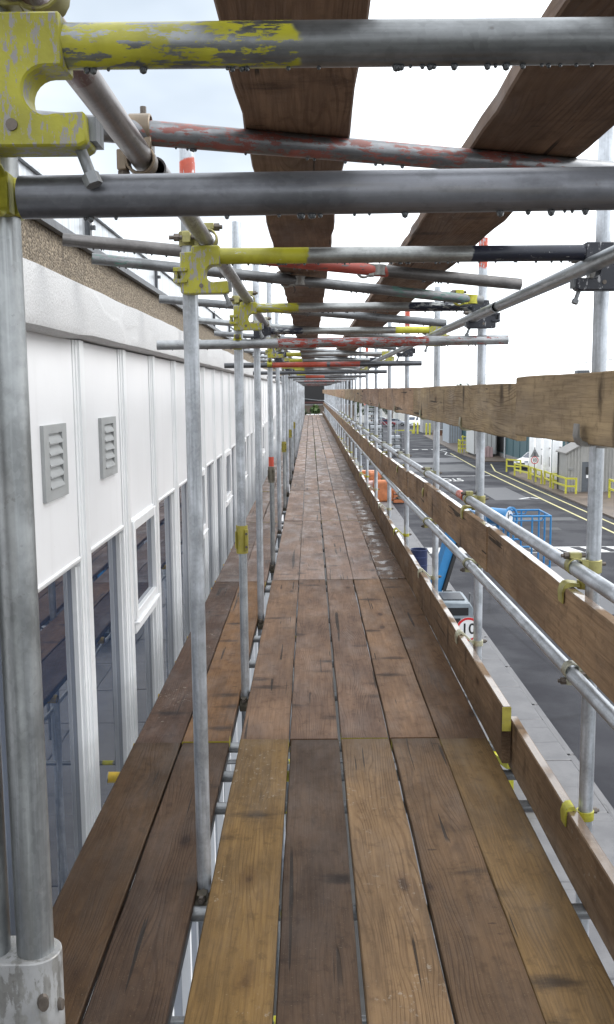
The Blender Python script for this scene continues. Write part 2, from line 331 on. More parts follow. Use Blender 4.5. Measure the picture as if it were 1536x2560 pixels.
# ------------------------------------------------------------------ mesh helpers
class MB:
    def __init__(s): s.v = []; s.f = []; s.sm = []
    def add(s, vs, fs, smooth=False):
        o = len(s.v); s.v += [tuple(v) for v in vs]
        for f in fs: s.f.append(tuple(i+o for i in f)); s.sm.append(smooth)
        return s
    def box(s, lo, hi, mat=None):
        x0, y0, z0 = lo; x1, y1, z1 = hi
        vs = [Vector(p) for p in ((x0,y0,z0),(x1,y0,z0),(x1,y1,z0),(x0,y1,z0),(x0,y0,z1),(x1,y0,z1),(x1,y1,z1),(x0,y1,z1))]
        if mat is not None: vs = [mat @ v for v in vs]
        return s.add(vs, [(3,2,1,0),(4,5,6,7),(0,1,5,4),(1,2,6,5),(2,3,7,6),(3,0,4,7)])
    def cyl(s, p0, p1, r, n=12, r1=None, caps=True):
        p0, p1 = Vector(p0), Vector(p1); r1 = r if r1 is None else r1
        q = (p1-p0).to_track_quat('Z', 'Y'); vs = []
        for p, rr in ((p0, r), (p1, r1)):
            for i in range(n):
                a = 2*math.pi*i/n; vs.append(p + q @ Vector((rr*math.cos(a), rr*math.sin(a), 0)))
        s.add(vs, [(i, (i+1) % n, n+(i+1) % n, n+i) for i in range(n)], True)
        if caps: s.add(vs[:n], [tuple(range(n-1, -1, -1))]); s.add(vs[n:], [tuple(range(n))])
        return s
    def pipe(s, L, r=.02415, t=.004, n=16, segs=1, bend=0.):   # hollow tube along Z
        vs = []; fs = []
        prof = [(r-t, 0), (r, 0)] + [(r, L*k/segs) for k in range(1, segs)] + [(r, L), (r-t, L)]
        k = len(prof)
        for (rr, z) in prof:
            dx = bend*math.sin(math.pi*z/L) if L else 0
            for i in range(n):
                a = 2*math.pi*i/n; vs.append((rr*math.cos(a)+dx, rr*math.sin(a), z))
        for j in range(k):
            j2 = (j+1) % k
            for i in range(n): fs.append((j*n+i, j*n+(i+1) % n, j2*n+(i+1) % n, j2*n+i))
        return s.add(vs, fs, True)
    def ring(s, c, axis, r0, r1, h, n=16, a0=0, a1=2*math.pi):  # band round a tube
        q = Vector(axis).to_track_quat('Z', 'Y'); c = Vector(c); full = abs(a1-a0) > 6.28
        vs = []; m = n if full else n+1
        for i in range(m):
            a = a0+(a1-a0)*i/n; d = q @ Vector((math.cos(a), math.sin(a), 0)); z = q @ Vector((0, 0, h/2))
            vs += [c+d*r0-z, c+d*r1-z, c+d*r1+z, c+d*r0+z]
        fs = []
        for i in range(n):
            j = (i+1) % m
            for k in range(4): fs.append((i*4+k, i*4+(k+1) % 4, j*4+(k+1) % 4, j*4+k))
        if not full: fs += [(0, 3, 2, 1), ((m-1)*4, (m-1)*4+1, (m-1)*4+2, (m-1)*4+3)]
        return s.add(vs, fs, True)
    def prism(s, poly, d, mat=None):                             # polygon in XZ, extruded along Y by +-d/2
        n = len(poly); vs = [Vector((x, -d/2, z)) for x, z in poly]+[Vector((x, d/2, z)) for x, z in poly]
        if mat is not None: vs = [mat @ v for v in vs]
        return s.add(vs, [tuple(range(n)), tuple(range(2*n-1, n-1, -1))]+[(i, n+i, n+(i+1) % n, (i+1) % n) for i in range(n)])
    def path(s, pts, r, n=8):
        pts = [Vector(p) for p in pts]
        for a, b in zip(pts, pts[1:]): s.cyl(a, b, r, n)
        for p in pts[1:-1]: s.ball(p, r, n)
        return s
    def ball(s, c, r, n=8, sz=1.0):
        c = Vector(c); vs = [c+Vector((0, 0, r*sz))]; m = max(3, n//2)
        for j in range(1, m):
            t = math.pi*j/m
            for i in range(n):
                a = 2*math.pi*i/n; vs.append(c+Vector((r*math.sin(t)*math.cos(a), r*math.sin(t)*math.sin(a), r*sz*math.cos(t))))
        vs.append(c-Vector((0, 0, r*sz))); fs = []
        for i in range(n): fs.append((0, 1+i, 1+(i+1) % n))
        for j in range(m-2):
            for i in range(n): fs.append((1+j*n+i, 1+(j+1)*n+i, 1+(j+1)*n+(i+1) % n, 1+j*n+(i+1) % n))
        b = 1+(m-2)*n; l = len(vs)-1
        for i in range(n): fs.append((b+i, l, b+(i+1) % n))
        return s.add(vs, fs, True)
    def xf(s, mat):
        s.v = [tuple(mat @ Vector(v)) for v in s.v]; return s
    def mesh(s, name, mat):
        me = bpy.data.meshes.new(name); me.from_pydata(s.v, [], s.f)
        me.polygons.foreach_set('use_smooth', s.sm)
        bm = bmesh.new(); bm.from_mesh(me); bmesh.ops.recalc_face_normals(bm, faces=bm.faces); bm.to_mesh(me); bm.free()
        try: me.set_sharp_from_angle(angle=R(40))
        except Exception: pass
        me.materials.append(mat); return me
    def build(s, name, mat, parent=None, loc=(0, 0, 0), rot=None):
        return link(name, s.mesh(name, mat), parent, loc, rot)
def link(name, me, parent=None, loc=(0, 0, 0), rot=None, col=None):
    o = bpy.data.objects.new(name, me); COL.objects.link(o); o.parent = parent; o.location = loc
    if rot is not None:
        if hasattr(rot, 'to_matrix') and not isinstance(rot, Euler): o.rotation_mode = 'QUATERNION'; o.rotation_quaternion = rot
        else: o.rotation_euler = rot
    if col: o.color = (*col, 1)
    return o
def tag(o, label, cat, group=None):
    o['label'] = label; o['category'] = cat
    if group: o['group'] = group
    return o
def thing(name, label, cat, loc=(0, 0, 0), group=None, rz=0):
    o = link(name, None, None, loc, (0, 0, rz)); o.empty_display_size = .1
    return tag(o, label, cat, group)
def struct(o, kind='structure'): o['kind'] = kind; return o
def dup(o, loc, label=None, parent=None):
    c = o.copy(); COL.objects.link(c)
    if parent is not None: c.parent = parent
    else: c.location = loc
    if label: c['label'] = label
    for ch in list(o.children): dup(ch, None, None, c)
    return c
def bevel(me, w=.003, seg=1):
    bm = bmesh.new(); bm.from_mesh(me)
    ed = [e for e in bm.edges if len(e.link_faces) == 2 and e.calc_face_angle(0) > R(35)]
    bmesh.ops.bevel(bm, geom=ed, offset=w, segments=seg, affect='EDGES', clamp_overlap=True)
    bm.to_mesh(me); bm.free(); return me
# ------------------------------------------------------------------ ground, road, pavements
def sheet(name, pts, z, mat, parent=None):
    return MB().add([(x, y, z) for x, y in pts], [tuple(range(len(pts)))]).build(name, mat, parent)
struct(sheet('ground', [(-900, -300), (900, -300), (900, 1500), (-900, 1500)], G-.02, MAT['earth']))
struct(sheet('road', [(4.9, -30), (30, -30), (30, 210), (4.9, 210)], G, MAT['asphalt']))
for k, (x0, y0, x1, y1) in enumerate(((9, 30, 11.2, 38.5), (6.2, 52, 14.9, 53.4), (12.2, 62, 14.6, 70), (7, 84, 15, 92), (6, 95, 15.5, 101))):
    struct(sheet('road_patch', [(x0, y0), (x1, y0+.1), (x1-.1, y1), (x0+.05, y1-.12)], G+.002, MAT['patch_dark'] if k % 2 else MAT['patch_pale']))
for k, (x, y) in enumerate(((8.1, 34.5), (12.6, 49.0), (10.2, 58.5))):
    o = MB().cyl((0, 0, -.02), (0, 0, .006), .32, 24).box((-.45, -.45, -.03), (.45, .45, .004)).build('manhole_cover', MAT['iron'], None, (x, y, G))
    tag(o, 'dark iron manhole cover in the road, %s from the camera' % ORD[k], 'manhole cover', 'manhole covers in the road')
pav = struct(MB().box((-1.3, -6, G-.2), (5.02, 66, G+.07)).build('pavement', MAT['deck_shade']))  # base left dark so the gaps between boards look shaded
slab_me = bevel(MB().box((0, 0, 0), (1, 1, .03)).mesh('slab', MAT['slab']), .012)
for i in range(30):
    y = -3+i*2.3
    for j, (x0, x1) in enumerate(((.85, 2.93), (2.96, 5.04))):
        s = link('slab', slab_me, pav, (x0, y+random.uniform(-.25, .25)*0, G+.07+random.uniform(0, .012)), (random.uniform(-.003, .003), random.uniform(-.003, .003), 0))
        s.scale = (x1-x0+.012, 2.288, 1)
for i in range(24):
    link('kerb', slab_me, pav, (5.05, -3+i*3, G+.005)).scale = (.14, 2.98, 3.1)
far = struct(MB().add([(x, y, G+.10) for x, y in ((16.95, 50), (30, 50), (30, 82), (19, 82.5), (17.6, 82.3), (17.0, 81))]
     + [(x, y, G-.1) for x, y in ((16.95, 50), (30, 50), (30, 82), (19, 82.5), (17.6, 82.3), (17.0, 81))],
     [(0, 1, 2, 3, 4, 5), (0, 6, 7, 1), (1, 7, 8, 2), (2, 8, 9, 3), (3, 9, 10, 4), (4, 10, 11, 5), (5, 11, 6, 0)]).build('far_pavement', MAT['dirt']))
struct(MB().add([(x, y, z) for z in (G+.1, G-.1) for x, y in ((17.2, 95), (30, 93), (30, 150), (17.9, 150), (17.4, 128), (16.9, 108))],
     [(0, 1, 2, 3, 4, 5)]+[(i, 6+i, 6+(i+1) % 6, (i+1) % 6) for i in range(6)]).build('far_verge', MAT['dirt']))
def strip(pts, w, z):
    mb = MB()
    for (x0, y0), (x1, y1) in zip(pts, pts[1:]):
        d = Vector((x1-x0, y1-y0, 0)).normalized(); n = Vector((-d.y, d.x, 0))*w/2
        a, b = Vector((x0, y0, z)), Vector((x1, y1, z)); mb.add([a-n, b-n, b+n, a+n], [(0, 1, 2, 3)])
    return mb
def marking(name, mb, mat, label): return tag(mb.build(name, mat), label, 'road marking')
marking('kerb_line', strip([(16.3, 20), (16.35, 52), (16.45, 84), (17.6, 92)], .13, G+.004), MAT['line_y'], 'yellow road line nearest the far kerb')
marking('lane_line', strip([(15.4, 20), (15.35, 60), (15.5, 90), (16.0, 108)], .15, G+.004), MAT['line_y'], 'pale yellow road line running beside the kerb line on its road side')
marking('stop_line', strip([(6, 79.5), (15.2, 79.7)], .22, G+.004), MAT['line_w'], 'thin white stop line across the road beside the word STOP')
z = MB(); zz = G+.004
z.box((5.3, 41.75, G-.01), (15.2, 41.83, zz)); z.box((5.3, 43.25, G-.01), (15.2, 43.33, zz))
z.add([(x, y, zz) for x, y in ((5.35, 41.88), (7.9, 41.88), (8.2, 43.2), (5.35, 43.2))], [(0, 1, 2, 3)])
for k in range(6):
    x = 8.9+k*1.2; z.add([(x+.25, 41.88, zz), (x+.95, 41.88, zz), (x+.62, 43.2, zz), (x-.08, 43.2, zz)], [(0, 1, 2, 3)])
marking('crossing_marking', z, MAT['line_w'], 'white striped crossing band painted over the road behind the blue lift basket')
z = MB()
for k in range(7): z.box((9.0+k*1.15, 114.9, G-.02), (9.72+k*1.15, 115.7, G+.004))
marking('dashed_line', z, MAT['line_w'], 'dashed white give-way line across the far road')
marking('zigzag_line', strip([(15.4, 116), (15.9, 110), (15.1, 106), (15.8, 102)], .14, G+.004), MAT['line_w'], 'short zigzag white line by the far road edge')
marking('arrow_marking', strip([(13.9, 62.5), (14.8, 63.4), (15.2, 62.6)], .22, G+.0045), MAT['line_w'], 'small white tick painted between the road lines near the yellow barriers')
def text_mesh(txt, size, mat, name, parent=None, M4=None, ext=0.0):
    cu = bpy.data.curves.new(name, 'FONT'); cu.body = txt; cu.size = size; cu.align_x = 'CENTER'; cu.align_y = 'CENTER'; cu.extrude = ext; cu.offset = .012*size
    o = bpy.data.objects.new(name, cu); COL.objects.link(o)
    dg = bpy.context.evaluated_depsgraph_get(); me = bpy.data.meshes.new_from_object(o.evaluated_get(dg))
    bpy.data.objects.remove(o); bpy.data.curves.remove(cu)
    me.materials.clear(); me.materials.append(mat)
    if M4 is not None: me.transform(M4)
    return link(name, me, parent)
tx = text_mesh('STOP', 1.0, MAT['line_w'], 'stop_lettering', None, Matrix.Translation((11.3, 76.4, G+.005)) @ Matrix.Diagonal((.85, 3.2, 1, 1)) @ Matrix.Rotation(math.pi, 4, 'Z'))
tag(tx, 'white word STOP painted on the road facing the other way', 'road marking')

# ------------------------------------------------------------------ the long white building
bl = thing('long_white_building', 'long white clad building with window band running along the left of the scaffold', 'building', (-1.1, 0, G))
OZ = -G                                        # local z of walkway level
def bp(mb, name, mat, parent=bl): return mb.build(name, mat, parent)
Y0, Y1, MOD = .34, 62.7, 1.04
NM = 60
bp(MB().box((-1.2, -1.8, 0), (-.2, 63, OZ+2.25)), 'wall', MAT['dark'])
panel_me = bevel(MB().box((-.05, .105, OZ+.836), (.004, MOD-.105, OZ+1.86)).mesh('panel', MAT['panel']), .004)
prof = [(-.05, .10), (.008, .10), (.010, .075), (.016, .073), (.016, .045), (.026, .042), (.026, -.042), (.016, -.045), (.016, -.073), (.010, -.075), (.008, -.10), (-.05, -.10)]
def extr(prof, z0, z1):
    n = len(prof); return MB().add([(x, y, z0) for x, y in prof]+[(x, y, z1) for x, y in prof],
        [tuple(range(n)), tuple(range(2*n-1, n-1, -1))]+[(i, (i+1) % n, n+(i+1) % n, n+i) for i in range(n)])
mull_me = extr(prof, OZ-1.15, OZ+1.86).mesh('mullion', MAT['frame'])
jp = [(-.055, .122), (-.014, .122), (-.010, .118), (-.010, .112), (.004, .109), (.004, .102), (-.055, .102)]
jamb = MB()
for sgn in (1, -1):
    e = extr([(x, y*sgn) for x, y in jp], OZ-1.12, OZ+.8); jamb.add(e.v, e.f)
jamb_me = jamb.mesh('window_frame', MAT['frame'])
head_me = MB().prism([(-.05, .812), (-.012, .812), (-.012, .822), (.006, .824), (.014, .834), (.014, .846), (.002, .852), (-.05, .852)], MOD-.21, Matrix.Translation((0, MOD/2, OZ))).mesh('head_rail', MAT['frame'])
foot_me = MB().box((-.05, .125, OZ-1.14), (.0, MOD-.125, OZ-1.08)).mesh('bottom_rail', MAT['frame'])
pane_me = MB().box((-.040, .118, OZ-1.1), (-.034, MOD-.118, OZ+.815)).mesh('pane', MAT['glass'])
op = MB()
for (a, b, c, d, e) in ((.11, .165, .224, .84, .030), (MOD-.165, MOD-.11, .224, .84, .030), (.166, MOD-.166, .224, .28, .028), (.166, MOD-.166, .78, .84, .028)):
    op.box((-.03, a, OZ+c), (e, b, OZ+d))
op.box((-.03, .126, OZ+.14), (.022, MOD-.126, OZ+.2055)).box((-.029, .107, OZ+.2065), (.048, MOD-.107, OZ+.222))
open_me = bevel(op.mesh('opening_light', MAT['frame']), .004)
open_pane = MB().box((-.006, .164, OZ+.275), (.0, MOD-.164, OZ+.785)).mesh('pane', MAT['glass'])
for k in range(NM):
    y = Y0+k*MOD
    link('mullion', mull_me, bl, (0, y, 0)); link('window_frame', jamb_me, bl, (0, y, 0))
    p = link('panel', panel_me, bl, (random.uniform(-.002, .002), y, 0))
    link('head_rail', head_me, bl, (0, y, 0)); link('bottom_rail', foot_me, bl, (0, y, 0)); link('pane', pane_me, bl, (0, y, 0), (0, 0, random.uniform(-.004, .004)))
    if k % 3 == 2-0 and k >= 5 or k == 5:
        o = link('opening_light', open_me, bl, (0, y, 0)); link('pane', open_pane, o)
# louvre vents on the two nearest panels
for (y0, y1) in ((3.83, 4.19), (4.90, 5.27)):
    zb, zt = OZ+1.17, OZ+1.485
    fr = MB().box((0, y0, zb), (.02, y0+.075, zt)).box((0, y1-.075, zb), (.02, y1, zt)).box((0, y0+.075, zb), (.02, y1-.075, zb+.045)).box((0, y0+.075, zt-.035), (.02, y1-.075, zt))
    lv = bp(fr, 'louvre_vent', MAT['louvre']); bp(MB().box((.001, y0+.07, zb+.04), (.003, y1-.07, zt-.03)), 'vent_back', MAT['dark'], lv)
    hgt = (zt-zb-.08)/5
    for i in range(5):
        z0 = zb+.045+i*hgt
        mb = MB().add([(.003, y0+.075, z0+hgt*.95), (.024, y0+.075, z0+.008), (.024, y1-.075, z0+.008), (.003, y1-.075, z0+hgt*.95),
                  (.003, y0+.075, z0+hgt*.95-.006), (.024, y0+.075, z0+.002), (.024, y1-.075, z0+.002), (.003, y1-.075, z0+hgt*.95-.006)],
                 [(0, 1, 2, 3), (7, 6, 5, 4), (0, 4, 5, 1), (1, 5, 6, 2), (2, 6, 7, 3), (3, 7, 4, 0)])
        bp(mb, 'blade', MAT['louvre'], lv)
# fascia beam with patched plaster, pebbledash, roof edge, metal parapet
mb = MB(); n = 150; vs = []
ys = [-1.8+(64.5)*(i/n)**1.6 for i in range(n+1)]
for y in ys:
    w = random.uniform(-.006, .006); b = .012 if y < 4.3 else 0
    vs += [(-.3, y, OZ+1.868+w*.5-b*.8), (.045, y, OZ+1.868+w*.5-b), (.082+b*.5, y, OZ+1.882+w*.5-b), (.085+b, y, OZ+1.90), (.08, y, OZ+2.10+w), (-.3, y, OZ+2.115)]
fs = []
for i in range(n):
    for k in range(5): a = i*6+k; fs.append((a, a+1, a+7, a+6))
fs += [(0, 1, 2, 3, 4, 5)]
bp(mb.add(vs, fs), 'fascia_beam', MAT['fascia'])
bp(MB().box((-.35, -1.8, OZ+2.112), (.05, 62.7, OZ+2.285)), 'pebbledash_band', MAT['pebble'])
bp(MB().box((-.35, -1.8, OZ+2.287), (.085, 62.7, OZ+2.303)).box((.06, -1.8, OZ+2.27), (.088, 62.7, OZ+2.2865)), 'roof_edge', MAT['steel_black'])
par_me = MB().box((-.06, .012, OZ+2.305), (0, 2.055, OZ+2.50)).box((-.08, .0, OZ+2.502), (.02, 2.067, OZ+2.515)).mesh('parapet_panel', MAT['parapet'])
bat_me = MB().box((-.02, -.02, OZ+2.304), (.018, .02, OZ+2.53)).box((.018, -.012, OZ+2.42), (.04, .012, OZ+2.44)).mesh('joint_strip', MAT['steel_black'])
for k in range(31):
    link('parapet_panel', par_me, bl, (random.uniform(-.008, .008), .7+k*2.067-2.067, 0)); link('joint_strip', bat_me, bl, (0, .7+k*2.067-2.067, 0))
# lower storey: sill, white spandrels, lower windows
bp(MB().box((-.2, -1.8, OZ-1.2), (.06, 62.7, OZ-1.15)), 'sill', MAT['frame'])
low_me = bevel(MB().box((-.05, .05, OZ-2.6), (.0, MOD-.05, OZ-1.22)).mesh('panel', MAT['panel']), .004)
lom_me = MB().box((-.05, -.045, .1), (.03, .045, OZ-1.21)).mesh('mullion', MAT['frame'])
lop_me = MB().box((-.06, .045, .6), (-.05, MOD-.045, OZ-2.6)).mesh('pane', MAT['glass'])
for k in range(30):
    y = Y0+k*MOD
    link('panel', low_me, bl, (0, y, 0)); link('mullion', lom_me, bl, (0, y, 0)); link('pane', lop_me, bl, (0, y, 0))
bp(MB().box((-.2, -1.8, .0), (.0, 62.7, .6)), 'plinth', MAT['kerbc'])
bp(MB().box((-.2, 32, .6), (-.01, 62.7, OZ-1.2)), 'lower_wall', MAT['panel'])

# ------------------------------------------------------------------ boards
def board_mesh(name, L, w, t, mat, jag=.0015, segs=10, rag=0.):
    """length along Y centred, width X, top at z=0"""
    vs = []; b = .004
    for i in range(segs+1):
        y = -L/2+L*i/segs; wl = -w/2+random.uniform(-jag, jag); wr = w/2+random.uniform(-jag, jag); dz = random.uniform(-jag, jag)*.6
        if rag: wl += random.choice((0, 0, rag*random.random())); wr -= random.choice((0, 0, rag*random.random()))
        vs += [(wl, y, -b+dz), (wl+b, y, dz), (wr-b, y, dz), (wr, y, -b+dz), (wr, y, -t+b+dz), (wr-b, y, -t+dz), (wl+b, y, -t+dz), (wl, y, -t+b+dz)]
    fs = []
    for i in range(segs):
        for k in range(8): fs.append((i*8+k, i*8+(k+1) % 8, i*8+8+(k+1) % 8, i*8+8+k))
    fs += [tuple(range(7, -1, -1)), tuple(range(segs*8, segs*8+8))]
    mb = MB().add(vs, fs); return mb.mesh(name, mat)
T = .038
ROWS = [.5, 4.25, 8.0, 11.7, 15.3, 18.95]
while ROWS[-1] < 62: ROWS.append(ROWS[-1]+3.66)
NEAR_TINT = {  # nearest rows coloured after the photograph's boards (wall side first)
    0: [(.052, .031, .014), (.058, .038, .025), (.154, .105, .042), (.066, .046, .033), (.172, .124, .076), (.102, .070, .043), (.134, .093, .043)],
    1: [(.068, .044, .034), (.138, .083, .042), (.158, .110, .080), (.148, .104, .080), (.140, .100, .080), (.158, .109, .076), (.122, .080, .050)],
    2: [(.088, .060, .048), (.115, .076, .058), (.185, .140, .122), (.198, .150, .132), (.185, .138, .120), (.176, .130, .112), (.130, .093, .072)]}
POSN = ['wall-side board of the inner pair by the windows', 'standard-side board of the inner pair',
        'leftmost of the five walkway boards', 'second walkway board from the left', 'middle board of the five walkway boards',
        'fourth walkway board from the left', 'walkway board beside the toe boards']
XC = [-.726, -.5015, -.224, .008, .2445, .477, .7035]
WID = [.218, .218, .228, .225, .223, .225, .225]
def tone(c):
    v = sum(c); return 'dark brown' if v < .19 else ('tan' if c[2] < .55*c[1] and v > .25 else ('pinkish brown' if c[2] > .72*c[1] and v > .3 else 'mid-brown'))
for i in range(len(ROWS)-1):
    y0, y1 = ROWS[i], ROWS[i+1]; L = y1-y0-.008; yc = (y0+y1)/2
    for j in range(7):
        if i < 6 or j == 0: me = board_mesh('scaffold_board', L if i < 6 else 3.65, WID[j], T, MAT['wood_deck'] if i < 2 else MAT['wood_far'], .0018 if i < 4 else .001, 12 if i < 3 else 6)
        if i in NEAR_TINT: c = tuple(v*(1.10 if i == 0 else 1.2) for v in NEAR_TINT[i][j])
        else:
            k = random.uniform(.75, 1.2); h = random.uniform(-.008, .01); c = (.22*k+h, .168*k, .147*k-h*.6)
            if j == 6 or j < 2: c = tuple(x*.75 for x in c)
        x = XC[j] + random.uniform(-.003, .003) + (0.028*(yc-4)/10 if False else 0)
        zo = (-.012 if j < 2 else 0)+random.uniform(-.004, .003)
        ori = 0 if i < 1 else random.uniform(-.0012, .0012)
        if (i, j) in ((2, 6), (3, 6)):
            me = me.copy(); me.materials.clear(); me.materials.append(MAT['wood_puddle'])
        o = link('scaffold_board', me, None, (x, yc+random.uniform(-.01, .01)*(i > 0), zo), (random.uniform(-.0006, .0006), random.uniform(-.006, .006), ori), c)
        if i < 12: lab = '%s %s, %s row of boards' % (tone(c), POSN[j], ORD[i] if i else 'nearest')
        else: lab = 'walkway board near the far end of the scaffold tunnel'
        tag(o, lab, 'scaffold board', 'boards laid along the walkway' if i < 12 else 'far boards at the end of the walkway')

# overhead boards resting on the cross tubes
for (x0, x1, nm, ys) in ((-.136, .088, 'left', [-.9, 3.0, 6.9, 10.8, 14.7, 18.6, 22.5]), (.366, .64, 'right', [-1.2, 2.7, 6.6, 10.5, 14.4, 18.3, 22.2])):
    for i in range(len(ys)-1):
        me = board_mesh('overhead_board', 3.86, x1-x0, T, MAT['wood_up'], .003, 26, .007 if i < 2 else .003)
        k = random.uniform(.8, 1.1)
        o = link('overhead_board', me, None, ((x0+x1)/2+random.uniform(-.008, .008)*(i > 1), (ys[i]+ys[i+1])/2, 2.196+(.0 if i % 2 == 0 else .002)), (0, 0, 0), (.185*k, .130*k, .098*k))
        tag(o, 'rough dark plank of the %s overhead run, %s from the camera' % (nm, ORD[i]), 'scaffold board', 'planks laid on the overhead tubes')

# toe boards, mid guard boards and top guard boards on the street side
def upright(name, p0, p1, ztop0, ztop1, h, tint, label, group, mat='wood_up'):
    """board on edge; p0, p1 = (x, y) of its inner face"""
    L = math.hypot(p1[0]-p0[0], p1[1]-p0[1]); me = board_mesh(name, L, h, T, MAT[mat], .0025, 16)
    a = Vector((p0[0], p0[1], ztop0)); b = Vector((p1[0], p1[1], ztop1)); d = (b-a).normalized()
    up = Vector((0, 0, 1)); side = d.cross(up).normalized(); up = side.cross(d)
    m = Matrix((up, d, -side)).transposed().to_4x4()         # local X -> up, Y -> along, Z (top face) -> inward
    m.translation = (a+b)/2 - up*h/2
    o = link(name, me, None); o.matrix_world = m; o.color = (*tint, 1); return tag(o, label, 'scaffold board', group)
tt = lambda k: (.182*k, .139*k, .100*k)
toes = [((.872, .6), (.868, 4.02), .185, .182), ((.822, 3.95), (.818, 7.8), .252, .245)]
y = 7.82
while y < 61: toes.append(((.82, y), (.82, min(y+3.85, 62)), .24, .235)); y += 3.87
for i, (a, b, z0, z1) in enumerate(toes):
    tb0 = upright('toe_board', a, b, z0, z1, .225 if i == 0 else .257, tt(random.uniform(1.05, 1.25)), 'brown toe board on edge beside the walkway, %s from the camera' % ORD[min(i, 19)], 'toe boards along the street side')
    if i == 1: MB().box((.02, -1.93, -.0385), (.127, -1.9255, .0005)).build('end_band', MAT['band'], tb0)
mids = [((.862, .9), (.86, 4.55), .935, .955), ((.858, 4.57), (.862, 8.4), .95, .90)]
y = 8.42
while y < 61: mids.append(((.86, y), (.86, min(y+3.85, 62)), .885 if y < 9 else .85, .85)); y += 3.87
for i, (a, b, z0, z1) in enumerate(mids):
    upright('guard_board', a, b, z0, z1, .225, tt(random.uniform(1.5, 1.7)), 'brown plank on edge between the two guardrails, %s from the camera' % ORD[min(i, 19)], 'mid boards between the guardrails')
tops = [((.975, 1.9), (.80, 3.70), 1.672, 1.663), ((.815, 3.74), (.82, 7.55), 1.640, 1.632)]
y = 7.57
while y < 61: tops.append(((.82, y), (.82, min(y+3.75, 62)), 1.632, 1.632)); y += 3.77
for i, (a, b, z0, z1) in enumerate(tops):
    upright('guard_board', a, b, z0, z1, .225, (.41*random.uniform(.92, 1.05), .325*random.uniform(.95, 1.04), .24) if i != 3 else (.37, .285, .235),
            'light brown plank on edge at eye height, %s from the camera' % ORD[min(i, 19)], 'top guard boards at eye height')

# ------------------------------------------------------------------ tubes and fittings
def fit_bolt():
    b = MB()
    for s, q in ((1, .040), (-1, .0)):
        pass
    return b
def coupler_meshes():
    """right-angle coupler: one band round a vertical tube (axis Z at the origin), one round a tube along Y at x=-.06"""
    c = MB().ring((0, 0, 0), (0, 0, 1), .0245, .0305, .044, 18).ring((-.06, 0, 0), (0, 1, 0), .0245, .0305, .044, 18)
    c.box((-.042, -.024, -.024), (-.018, .024, .024)).box((-.012, .0275, -.016), (.014, .050, .016)).box((-.080, -.017, .0275), (-.040, .017, .047))
    me = bevel(c.mesh('coupler', MAT['coupler']), .002)
    b = MB().cyl((-.05, .038, 0), (.055, .038, 0), .0065, 8).cyl((.024, .038, 0), (.040, .038, 0), .0125, 6)
    b.cyl((-.105, 0, .036), (-.025, 0, .036), .0065, 8).cyl((-.096, 0, .036), (-.080, 0, .036), .0125, 6)
    return me, b.mesh('bolt', MAT['bolt'])
CPL, BLT = coupler_meshes()
def coupler(parent, loc, rot=(0, 0, 0), col=(.42, .40, .27)):
    o = link('coupler', CPL, parent, loc, rot, col); link('bolt', BLT, o, (0, 0, 0), None); return o
ZINC = (.40, .39, .30); GOLD = (.36, .33, .13); YCP = (.50, .47, .06); STEEL = (.28, .27, .25)
def rc(): return random.choice((ZINC, ZINC, GOLD, STEEL, (.34, .33, .2)))
def tubeobj(name, p0, p1, mat, parent, n=16, segs=1, bend=0, r=.02415):
    p0, p1 = Vector(p0), Vector(p1); d = p1-p0
    return MB().pipe(d.length, r, .004, n, segs, bend).build(name, mat, parent, p0, d.to_track_quat('Z', 'Y'))
def drops(parent, p0, p1, n, r=(.0016, .0047)):
    p0, p1 = Vector(p0), Vector(p1); mb = MB()
    for _ in range(n):
        t = random.random(); rr = random.uniform(*r)
        if random.random() < .35: t = round(t*6)/6+random.gauss(0, .012)
        if 0 < t < 1: mb.ball(p0.lerp(p1, t)-Vector((0, 0, .0243+rr*.15)), rr, 8, 1.25)
    return struct(mb.build('water_drops', MAT['water'], parent), 'stuff')

# clips that hold boards on edge to the standards (street side)
def clip_mesh(inner_x, z_up=True, rise=0.):
    """strap from a standard (at the origin) to a board whose inner face is at inner_x; lip bends over the board's edge"""
    s = 1 if z_up else -1; x = inner_x
    mb = MB().ring((0, 0, 0), (0, 0, 1), .0245, .030, .03, 16)
    r = rise
    top = [(-.028, -.006*s), (-.028, .006*s), (x+.02, r+.010*s), (x+.004, r+.008*s), (x-.006, r-.002*s), (x-.013, r-.024*s), (x-.010, r-.062*s), (x-.006, r-.062*s), (x-.005, r-.024*s), (x+.004, r-.010*s), (x+.02, r-.004*s)]
    mb.prism(top, .055)
    return mb.mesh('board_clip', MAT['coupler'])
CLIP_TOE = [clip_mesh(-.065, True, .03), clip_mesh(-.115, True, .062)]
CLIP_MID = clip_mesh(-.076); CLIP_TOP = clip_mesh(-.118, False); CLIP_TOPN = clip_mesh(-.086, False)
CB = MB().cyl((.0, .032, 0), (.058, .032, 0), .006, 8).cyl((.034, .032, 0), (.05, .032, 0), .0115, 6).mesh('bolt', MAT['bolt'])

